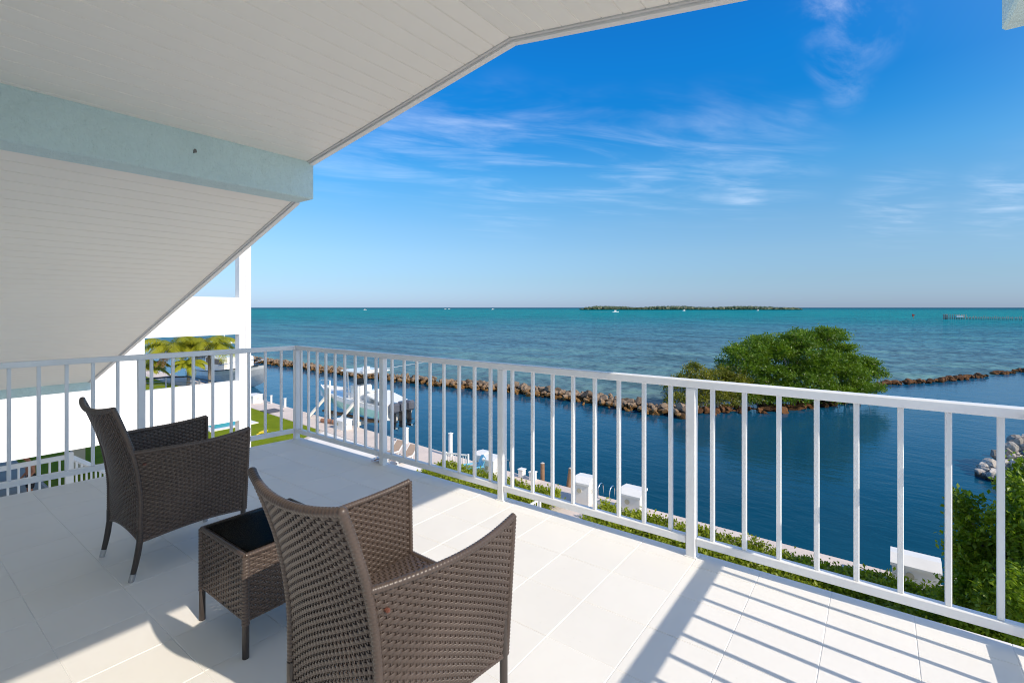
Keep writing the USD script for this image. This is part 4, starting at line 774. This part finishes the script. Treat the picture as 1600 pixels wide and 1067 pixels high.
# ---- boats
def hull(L, B, h_bow, h_stern, keel_bow=0.35, n=22):
    """half sections lofted from stern (x = 0) to bow (x = L): keel, chine, gunwale; open deck 0.1 below the gunwale"""
    rows = []
    for i in range(n):
        t = i / (n - 1); b = B / 2 * (1 - max(0, (t - 0.42) / 0.58) ** 2.2) * (0.93 + 0.07 * min(1, t * 3)); b = max(b, 0.012)
        g = h_stern + (h_bow - h_stern) * t ** 1.8; kz = keel_bow * L * 0.11 * max(0, (t - 0.5) / 0.5) ** 2.6 * 2.2; kz = min(kz, g * 0.85)
        cz = kz + (0.26 + 0.5 * t ** 2) * (g - kz) * 0.75; cb = b * (0.86 - 0.25 * t ** 2)
        sz = cz + (g - cz) * 0.62; sb = cb + (b - cb) * 0.75; mz = cz + (g - cz) * 0.80; mb = cb + (b - cb) * 0.90
        x = L * t + 0.10 * L * t ** 3 * 0.35
        rows.append([(x - 0.0, 0, kz), (x, cb, cz), (x, sb, sz), (x, mb, mz), (x, b, g), (x, b * 0.9, g), (x, b * 0.88, g - 0.14), (x, 0, g - 0.12)])
    P = np.array(rows); k = P.shape[1]
    def strip(a, b, side):
        v, f = [], []
        Q = P[:, a:b + 1].copy(); Q[..., 1] *= side; m = b - a + 1
        v = Q.reshape(-1, 3)
        for i in range(n - 1):
            for j in range(m - 1):
                q = [i * m + j, (i + 1) * m + j, (i + 1) * m + j + 1, i * m + j + 1]
                if side < 0: q = q[::-1]
                f += [[q[0], q[1], q[2]], [q[0], q[2], q[3]]]
        return trimesh.Trimesh(v, f, process=False)
    bottom = cat([strip(0, 1, s) for s in (1, -1)]); side = cat([strip(1, 2, s) for s in (1, -1)]); top = cat([strip(2, 4, s) for s in (1, -1)]); deck = cat([strip(4, 7, s) for s in (1, -1)])
    q = P[0][:5]; poly = np.vstack([q, q[::-1] * [1, -1, 1]]); c = poly.mean(0); v = np.vstack([poly, c]); m = len(poly)
    tr_ = trimesh.Trimesh(v, [[i, m, (i + 1) % m] for i in range(m)], process=False); 
    return bottom, side, top, deck, tr_
def outboard(t, y, z):
    o = obj('outboard', rbx(-0.62, y - 0.24, z + 0.42, -0.02, y + 0.24, z + 1.02, 0.12), 'engine_grey', t, smooth=30)
    obj('leg', cat([rbx(-0.42, y - 0.09, z - 0.35, -0.12, y + 0.09, z + 0.42, 0.03), rbx(-0.55, y - 0.12, z - 0.12, -0.05, y + 0.12, z - 0.08, 0.01), rbx(-0.60, y - 0.06, z - 0.52, -0.05, y + 0.06, z - 0.38, 0.02)]), 'black_metal', o)
    obj('propeller', cat([bar((-0.63, y, z - 0.45), (-0.63, y + 0.17 * math.cos(a), z - 0.45 + 0.17 * math.sin(a)), 0.10, 0.015, (1, 0.4, 0)) for a in (0.3, 2.4, 4.5)]), 'steel', o)
boat = thing('motorboat', 'white centre-console motorboat with mint green hull band raised on a boat lift', 'boat', (-23.0, 19.5, 1.15), math.pi)
hb, hs_, ht_, hd, htr = hull(7.9, 2.5, 1.42, 1.02)
obj('bottom', hb, 'boat_white', boat, smooth=40); obj('hull_band', hs_, 'boat_mint', boat, smooth=40); obj('topside', ht_, 'boat_white', boat, smooth=40); obj('deck', hd, 'boat_white', boat); obj('transom', htr, 'boat_white', boat)
con = obj('console', cat([rbx(3.0, -0.45, 0.9, 4.2, 0.45, 1.85, 0.1), rbx(4.2, -0.4, 0.9, 4.8, 0.4, 1.35, 0.08)]), 'boat_white', boat, smooth=30)
obj('windshield', bar((3.75, 0, 1.85), (3.45, 0, 2.25), 0.8, 0.02), 'shade_glass', con)
obj('leaning_post', cat([rbx(2.1, -0.45, 0.9, 2.5, 0.45, 1.5, 0.05), rbx(2.05, -0.5, 1.5, 2.6, 0.5, 1.62, 0.04)]), 'boat_white', boat)
tt = obj('t_top', rbx(2.0, -1.0, 2.72, 4.35, 1.0, 2.82, 0.03), 'boat_white', boat)
for sx in (2.3, 4.0):
    for sy in (-0.75, 0.75): obj('t_top_leg', tube([[sx, sy * 0.8, 0.9], [sx, sy, 2.73]], 0.045, 6), 'boat_white', tt)
obj('radar_dome', cat([tube([[3.1, 0, 2.83], [3.1, 0, 3.02]], [0.28, 0.22], 12), rbx(2.2, -0.9, 2.83, 2.5, 0.9, 2.90, 0.02)]), 'boat_white', tt, smooth=30)
obj('outrigger', cat([tube([[2.6, s * 0.9, 2.8], [-0.6, s * 1.5, 3.4]], [0.02, 0.012], 5) for s in (-1, 1)]), 'boat_white', tt)
obj('stern_cover', slope_bar(0.05, 1.06, 2.0, 1.50, -0.92, 0.92, -0.05, 0.02), 'boat_white', boat)
obj('bow_rail', tube([[5.0, 1.0, 1.35], [6.4, 0.85, 1.55], [7.6, 0.45, 1.72], [8.05, 0, 1.75], [7.6, -0.45, 1.72], [6.4, -0.85, 1.55], [5.0, -1.0, 1.35]], 0.02, 6), 'steel', boat)
for y in (-0.58, 0.0, 0.58): outboard(boat, y, 0.18)
lift = thing('boat_lift', 'pale steel boat lift with slanting beams carrying the mint-striped motorboat', 'boat lift')
for k, x in enumerate((-28.6, -25.3)):
    y0 = shore_y(x)
    bm = obj('slanting_beam', cat([bar((x, y0 + 0.15, -0.2), (x - 0.0, y0 + 0.5, 2.7), 0.16, 0.2, (1, 0, 0)), bar((x - 0.5, y0 - 0.7, GZ), (x, y0 + 0.42, 2.3), 0.13, 0.15, (1, 0, 0))]), 'lift_white', lift)
    obj('cross_beam', bar((x, y0 + 0.2, 0.88), (x, y0 + 3.3, 0.88), 0.18, 0.22), 'lift_white', lift)
    obj('guide_post', tube([[x + 0.3, y0 + 0.35, 0.6], [x + 0.3, y0 + 0.35, 3.2]], 0.06, 8), 'box_white', lift)
for y in (18.75, 20.25): obj('bunk', bar((-24.0, y, 1.08), (-29.6, y, 1.08), 0.25, 0.12), 'timber', lift)
sf = thing('motorboat', 'large white and grey sport-fishing boat moored behind the neighbouring white house', 'boat', (-61.5, 23.8, -0.45), 0.02)
hb, hs_, ht_, hd, htr = hull(13.0, 4.0, 2.75, 1.5)
obj('bottom', hb, 'boat_grey', sf, smooth=40); obj('hull_band', hs_, 'boat_grey', sf, smooth=40); obj('topside', ht_, 'boat_white', sf, smooth=40); obj('deck', hd, 'boat_white', sf); obj('transom', htr, 'boat_white', sf)
cb = obj('cabin', cat([rbx(4.0, -1.5, 1.6, 8.6, 1.5, 3.3, 0.2), rbx(3.6, -1.4, 4.6, 7.2, 1.4, 4.72, 0.04)]), 'boat_white', sf, smooth=30)
for s_ in (-1, 1): obj('window', bx(4.4, s_ * 1.505 - 0.005, 2.5, 8.0, s_ * 1.505 + 0.005, 3.05), 'shade_glass', cb)
for sx in (3.9, 6.9):
    for sy in (-1.2, 1.2): obj('support', tube([[sx, sy, 3.2], [sx, sy, 4.6]], 0.04, 6), 'steel', cb)
obj('mast', tube([[5.2, 0, 4.7], [5.0, 0, 6.2]], 0.04, 6), 'boat_white', cb)
obj('rub_rail', cat([tube([[2.0, s * 1.98, 1.62], [7.0, s * 2.0, 1.85], [10.5, s * 1.45, 2.3], [12.9, s * 0.35, 2.72]], 0.05, 6) for s in (-1, 1)]), 'black_metal', sf)
obj('bow_rail', tube([[8.0, 1.85, 2.5], [11.0, 1.3, 3.05], [13.2, 0.2, 3.35], [13.2, -0.2, 3.35], [11.0, -1.3, 3.05], [8.0, -1.85, 2.5]], 0.03, 6), 'steel', sf)

# ---- the neighbouring house
nx = -20.0
nh = thing('neighbour_house', 'bright white house with open balcony bays and square columns to the left', 'house')
def nface(poly, mat='wall_white', name='wall', thick=0.35, x=nx):
    m = trimesh.creation.extrude_polygon(poly, thick, engine='earcut'); v = np.array(m.vertices); m.vertices = np.c_[x - thick + v[:, 2], v[:, 0], v[:, 1]]; m.fix_normals(); return obj(name, m, mat, nh)
nface(sbox(-9.0, 3.50, 5.94, 12.0))                                            # solid wall on the near side
nface(sbox(5.945, 3.505, 9.02, 5.04), name='parapet'); nface(sbox(5.945, 6.86, 9.02, 8.29), name='balcony_front'); nface(sbox(5.945, 11.2, 9.02, 11.995), name='roof_beam')
obj('column', cat([rbx(nx - 0.35, 9.025, GZ - 0.1, nx + 0.02, 9.235, 11.99, 0.01), rbx(nx - 0.35, 9.25, GZ - 0.1, nx + 0.02, 9.47, 11.99, 0.01)]), 'wall_white', nh)
for y in (5.5, 0.2, -5.0): obj('column', rbx(nx - 7.4, y, GZ - 0.1, nx - 7.0, y + 0.42, 3.5, 0.01), 'wall_beige', nh)
obj('balcony_floor', bx(nx - 6.5, -9, 3.52, nx - 0.36, 9.4, 3.70), 'wall_white', nh); obj('balcony_floor', bx(nx - 6.2, 5.95, 6.9, nx - 0.36, 9.0, 7.05), 'wall_white', nh)
obj('inner_wall', bx(nx - 8.0, 5.6, 3.72, nx - 0.36, 5.9, 12.0), 'wall_white', nh); obj('roof', bx(nx - 9, -9.4, 12.0, nx + 0.4, 9.9, 12.25), 'roof_metal', nh)
cr = thing('cable_railing', 'black-topped cable railing on the open white balcony in front of the palms', 'railing')
pth = [(nx - 6.0, 5.95, 4.74), (nx - 6.0, 8.4, 4.74), (nx - 5.4, 9.2, 4.74), (nx - 0.4, 9.3, 4.74)]
obj('top_rail', tube(pth, 0.035, 8), 'black_metal', cr)
for k in range(6): obj('cable', tube([(a, b, 3.85 + 0.14 * k) for a, b, c in pth], 0.006, 5), 'steel', cr)
for (x, y) in ((nx - 6.0, 6.4), (nx - 6.0, 7.6), (nx - 5.9, 8.5), (nx - 4.2, 9.22), (nx - 2.2, 9.25)): obj('post', bar((x, y, 3.70), (x, y, 4.73), 0.05, 0.05, (0, 1, 0)), 'wall_beige', cr)
# our outside stair at the left with its white railing
st = thing('stair', 'white outside stair landing below the left side of the balcony', 'stairs')
obj('landing', bx(-9.05, -4.0, 4.80, -6.3, 1.78, 4.93), 'wall_white', st)
for k in range(10):
    d = np.array([-0.749, 0.663]); o = np.array([-9.0, 1.85]) + d * (0.27 * k); e = np.array([0.663, 0.749])
    q = Polygon([o, o + d * 0.29, o + d * 0.29 + e * 1.0, o + e * 1.0]); obj('step', prism(q, 4.70 - 0.20 * k, 4.76 - 0.20 * k), 'wall_white', st)
rail_piece('stair_railing', 'white stair-landing railing low at the left edge, before the shirtless person', 'railing', (-9.0, 1.80, 4.93), (-9.0, -3.4, 4.93), 0.91, 0.10, 0.022, 0.055, 0.08)
rail_piece('stair_railing', 'white sloping stair railing running down from the landing corner at the left', 'railing', (-9.03, 1.83, 4.90), (-11.3, 3.85, 3.15), 0.91, 0.11, 0.022, 0.055, 0.07, (1,))

# ---- palms behind the balcony
def frond(base, az, L, rise, droop, rng, nl=26, mat='leaf_palm', lw=0.10):
    s = np.linspace(0, 1, 12); d = np.array([math.cos(az), math.sin(az)])
    r = L * (s - 0.12 * s ** 2); z = rise * L * s - droop * L * s ** 2.2
    sp = np.c_[base[0] + d[0] * r, base[1] + d[1] * r, base[2] + z]
    parts = [tube(sp, np.linspace(0.028, 0.008, 12), 5)]
    side = np.array([-d[1], d[0], 0])
    for k in range(nl):
        t = 0.14 + 0.86 * (k + 0.5) / nl; p = np.array([np.interp(t, s, sp[:, i]) for i in range(3)]); p2 = np.array([np.interp(min(1, t + 0.05), s, sp[:, i]) for i in range(3)]); tan = p2 - p; tan /= max(np.linalg.norm(tan), 1e-6)
        for sg in (-1, 1):
            ll = L * 0.34 * math.sin(math.pi * (0.15 + 0.8 * t)) ** 0.7 * rng.uniform(0.85, 1.1)
            dr = sg * side * 0.8 + tan * 0.55 + np.array([0, 0, -0.25 - rng.uniform(0, 0.25)]); dr /= np.linalg.norm(dr)
            e = p + dr * ll * 0.6; e2 = p + dr * ll + np.array([0, 0, -0.22 * ll]); w = tan * lw * 0.5
            v = np.array([p - w * 0.6, p + w * 0.6, e + w, e - w, e2]); parts.append(trimesh.Trimesh(v, [[0, 1, 2], [0, 2, 3], [3, 2, 4]], process=False))
    return cat(parts)
def palm(label, X, Z, h, L, n, seed, dry=4, lean=0.2, multi=1):
    rng = np.random.default_rng(seed); b = W(X, Z); t = thing('palm_tree', label, 'palm tree', (*b, GZ))
    top = np.array([lean, 0, h]); obj('trunk', tube([[0, 0, -0.1], [lean * 0.3, 0, h * 0.5], top], [0.16, 0.12, 0.10], 10), 'bark', t, smooth=50)
    for k in range(n):
        az = 2.4 * k + rng.uniform(-0.3, 0.3); u = k / n
        obj('frond', frond(top + [0, 0, 0.05], az, L * rng.uniform(0.85, 1.1), 0.95 - 0.85 * u, 0.75 - 0.15 * u + rng.uniform(-0.05, 0.1), rng), 'leaf_palm', t)
    for k in range(dry): obj('frond', frond(top - [0, 0, 0.12], rng.uniform(0, 6.28), L * 0.55, -0.35, 0.55, rng, 14, lw=0.07), 'leaf_palm_dry', t, label='dry brown hanging frond')
palm('coconut palm with golden fronds, left of the pair seen through the white balcony', -31.0, 45.0, 3.35, 3.0, 17, 1, 6, 0.2)
palm('coconut palm with greener fronds, right of the pair seen through the white balcony', -28.2, 46.0, 3.45, 3.1, 17, 2, 6, -0.3)
palm('short young palm with drooping dark fronds behind the cable railing', -28.9, 44.0, 1.9, 1.7, 14, 3, 1, 0.05)
palm('low palm at the left edge of the white balcony opening', -33.2, 44.5, 1.6, 2.2, 13, 4, 2, 0.0)

# ---- the person on the neighbouring patio
import manifold3d as m3
def body(bones, refine=0.03, iters=8):
    def sph(p, r): return m3.Manifold.sphere(r, 14).translate([float(c) for c in p])
    acc = m3.Manifold()
    for p, rp, q, rq in bones: acc = acc + m3.Manifold.batch_hull([sph(p, rp), sph(q, rq)])
    acc = acc.refine_to_length(refine); mm = acc.to_mesh(); t = trimesh.Trimesh(mm.vert_properties[:, :3], mm.tri_verts); trimesh.smoothing.filter_taubin(t, iterations=iters); return t
pxw = W((48 - 800) / 770 * 17.7, 17.7)
pe = thing('person', 'shirtless person in dark shorts standing under the white house, head bent', 'person', (*pxw, GZ), YAW + 2.6)
bones = []
for s in (-1, 1):
    bones += [((s * 0.095, 0.0, 0.93), 0.095, (s * 0.11, 0.03, 0.50), 0.062), ((s * 0.11, 0.03, 0.50), 0.058, (s * 0.115, -0.02, 0.09), 0.042), ((s * 0.115, -0.03, 0.05), 0.045, (s * 0.13, 0.16, 0.035), 0.032),
              ((s * 0.19, 0.02, 1.43), 0.062, (s * 0.25, -0.02, 1.14), 0.047), ((s * 0.25, -0.02, 1.14), 0.045, (s * 0.22, 0.16, 0.94), 0.032), ((s * 0.22, 0.16, 0.94), 0.034, (s * 0.215, 0.22, 0.88), 0.03)]
    for k in range(4): bones.append(((s * 0.215 + (k - 1.5) * 0.018, 0.22, 0.88), 0.011, (s * 0.213 + (k - 1.5) * 0.02, 0.275 - 0.008 * abs(k - 1.5), 0.80 + 0.008 * abs(k - 1.5)), 0.009))
    bones.append(((s * 0.19, 0.215, 0.89), 0.012, (s * 0.165, 0.26, 0.855), 0.010))
bones += [((-0.08, 0, 0.95), 0.11, (0.08, 0, 0.95), 0.11), ((0, 0.0, 0.98), 0.125, (0, 0.01, 1.25), 0.135), ((-0.1, 0.01, 1.32), 0.115, (0.1, 0.01, 1.32), 0.115), ((-0.15, 0.02, 1.43), 0.07, (0.15, 0.02, 1.43), 0.07), ((0, 0.02, 1.42), 0.06, (0, 0.07, 1.56), 0.055),
          ((0, 0.09, 1.66), 0.092, (0, 0.115, 1.60), 0.07), ((0, 0.18, 1.625), 0.018, (0, 0.195, 1.60), 0.016), ((-0.093, 0.09, 1.64), 0.02, (-0.093, 0.085, 1.61), 0.015), ((0.093, 0.09, 1.64), 0.02, (0.093, 0.085, 1.61), 0.015)]
obj('body', body(bones), 'skin', pe, smooth=True)
sh_b = []
for s in (-1, 1): sh_b += [((s * 0.095, 0.0, 0.95), 0.117, (s * 0.112, 0.022, 0.60), 0.090)]
obj('shorts', body(sh_b + [((-0.085, 0, 0.98), 0.122, (0.085, 0, 0.98), 0.122)]), 'shorts', pe, smooth=True)
hr = trimesh.creation.icosphere(3, 0.102); hr.vertices = hr.vertices * [0.97, 1.05, 0.95] + [0, 0.083, 1.68]; hv = np.array(hr.vertices); keep = (hv[hr.faces].mean(1)[:, 2] > 1.66) | (hv[hr.faces].mean(1)[:, 1] < 0.05); hr.update_faces(keep); obj('hair', hr, 'hair', pe, smooth=True)
fc = [trimesh.creation.icosphere(2, 0.010) for _ in range(2)]; [e.apply_translation([s * 0.034, 0.172, 1.655]) for e, s in zip(fc, (-1, 1))]; obj('eyes', cat(fc), 'hair', pe); obj('mouth', rbx(-0.022, 0.172, 1.565, 0.022, 0.180, 1.572, 0.002), 'tarp_brown', pe)
bn = thing('storage_bin', 'dark blue round bin standing beside the shirtless person', 'bin', (*W((24 - 800) / 770 * 16.6, 16.6), GZ))
obj('body', tube([[0, 0, 0], [0, 0, 0.5]], [0.22, 0.27], 20), 'bin_blue', bn, smooth=40); obj('rim', tube([[0, 0, 0.49], [0, 0, 0.55]], 0.29, 20), 'bin_blue', bn, smooth=40)
obj('handle', tube([[0.27, 0, 0.4], [0.33, 0, 0.36], [0.27, 0, 0.3]], 0.015, 6), 'bin_blue', bn)

# ---- far out on the water
isl = []; ri = np.random.default_rng(77)
A, Bp = W((920 - 800) / 770 * 1640, 1640), W((1241 - 800) / 770 * 1640, 1640)
cs = []
for k in range(900):
    s = ri.uniform(0, 1); p = A + (Bp - A) * s + ri.uniform(-1, 1) * 35 * np.array([SR, CR]); env = min(1, s / 0.06 + 0.25, (1 - s) / 0.03 + 0.25)
    h = 12.0 * env * (0.65 + 0.35 * math.sin(9 * s + 1) ** 2) * ri.uniform(0.75, 1.1); r = ri.uniform(5, 10) * (0.5 + 0.5 * env)
    m = trimesh.creation.icosphere(1, 1.0); m.vertices = m.vertices * np.array([r, r, max(2.0, h * 0.5)]) * (1 + ri.normal(0, 0.16, (len(m.vertices), 1))) + [*p, h * 0.5]; cs.append(m)
tag(obj('islet_trees', cat(cs), 'islet_green'), 'long low wooded islet on the horizon', 'island', kind='stuff')
pr = thing('pier', 'long thin wooden pier on piles far out at the right edge of the sea', 'pier')
pa, pb = W((1474 - 800) / 770 * 330, 330), W((1640 - 800) / 770 * 296, 296)
for k in range(34):
    s = k / 33; s2 = s ** 1.5; p = pa + (pb - pa) * s2; hh = 3.4 if s2 < 0.22 else 2.0 + 0.5 * (k % 3 == 0)
    for o in (0, 1.6): obj('pile', tube([[p[0] + o * SR, p[1] + o * CR, -1], [p[0] + o * SR, p[1] + o * CR, hh]], 0.15, 6), 'pier_wood', pr)
obj('walkway', bar((*pa, 1.25), (*pb, 1.25), 1.8, 0.22), 'pier_wood', pr)
c = pa + (pb - pa) * 0.17; obj('platform', rbx(c[0] - 1.6, c[1] - 1.6, 1.4, c[0] + 1.6, c[1] + 1.6, 2.3, 0.05), 'box_white', pr)
by_ = thing('channel_marker', 'red channel marker on a post far out in front of the pier', 'marker', (*W((1427 - 800) / 770 * 350, 350), 0))
obj('post', tube([[0, 0, -1], [0, 0, 2.4]], 0.18, 8), 'timber', by_); obj('board', tube([[0, -0.06, 2.4], [0, 0.06, 2.4]], 1.25, 3), 'buoy_red', by_)
def far_boat(label, px, Z, L, wake=0, sail=False, rz=0.6):
    p = W((px - 800) / 770 * Z, Z); t = thing('far_boat', label, 'boat', (*p, -0.3), YAW + rz, 'small boats near the horizon'); s = L / 7.9
    hb, hs_, ht_, hd, htr = hull(L, L * 0.32, 0.20 * L, 0.14 * L)
    obj('hull', cat([hb, hs_, ht_, hd, htr]), 'boat_white', t); obj('cabin', rbx(L * 0.3, -L * 0.09, 0.13 * L, L * 0.6, L * 0.09, 0.33 * L, 0.05), 'boat_white', t)
    if sail: obj('mast', tube([[L * 0.5, 0, 0.2 * L], [L * 0.5, 0, 1.3 * L]], 0.12, 6), 'boat_white', t)
    else: obj('top', rbx(L * 0.25, -L * 0.11, 0.40 * L, L * 0.62, L * 0.11, 0.43 * L, 0.02), 'boat_white', t)
    if wake:
        d = np.array([math.cos(YAW + rz), math.sin(YAW + rz)]); nn = np.array([-d[1], d[0]]); q = [p + nn * 1.0, p - nn * 1.0, p - d * wake * 0.5 - nn * 2.2, p - d * wake - nn * 1.2, p - d * wake + nn * 1.2, p - d * wake * 0.5 + nn * 2.2]
        tag(obj('wake', sheet(Polygon(q), 0.06), 'foam'), 'white foam wake trailing behind the boat left of the islet', 'wake', kind='stuff')
far_boat('small white boat speeding with a foam wake below the left end of the islet', 957, 800, 10, 38, rz=-0.05)
far_boat('anchored white sailing boat with bare mast in front of the middle of the islet', 1067, 1150, 9, sail=True)
far_boat('tiny white boat alone near the horizon at the far left', 568, 1500, 9, rz=0.2)
far_boat('tiny white boat near the horizon, left of the two close together', 694, 2000, 9, rz=0.1)
far_boat('tiny white boat near the horizon, right of the two close together', 700, 2050, 9, rz=0.4)
far_boat('tiny white boat near the horizon, between the pair and the islet', 768, 1900, 10, rz=0.3)
far_boat('tiny anchored boat with bare mast in front of the right part of the islet', 1183, 1250, 8, sail=True)

# small things lying on the balcony floor
def dry_leaf(label, x, y, L, mat, rz):
    a = np.linspace(0, 1, 7); w = 0.33 * np.sin(np.pi * a) ** 0.8; c = 0.25 * np.sin(np.pi * a)
    up = np.r_[np.c_[a, w, c * 0.5 + 0.06], np.c_[a, -w, c + 0.10]]; lo = up - [0, 0, 0.03]; v = np.r_[up, lo] * L
    f = [[i, i + 1, i + 8] for i in range(6)] + [[i, i + 8, i + 7] for i in range(6)]; f = f + [[14 + t[0], 14 + t[2], 14 + t[1]] for t in f]
    t = thing('fallen_leaf', label, 'leaf', (x * K, y * K, DZ + 0.001), rz); obj('blade', trimesh.Trimesh(v, f, process=False), mat, t); obj('stalk', tube(np.array([[0, 0, 0.07], [-0.2, 0.03, 0.03], [-0.35, 0.08, 0.012]]) * L, 0.015 * L, 5), mat, t)
paint('leaf_dry', (0.30, 0.11, 0.06), 0.8)
dry_leaf('reddish dry leaf at the front edge of the balcony floor near the far corner', -3.97, 3.06, 0.10, 'leaf_dry', 0.4)
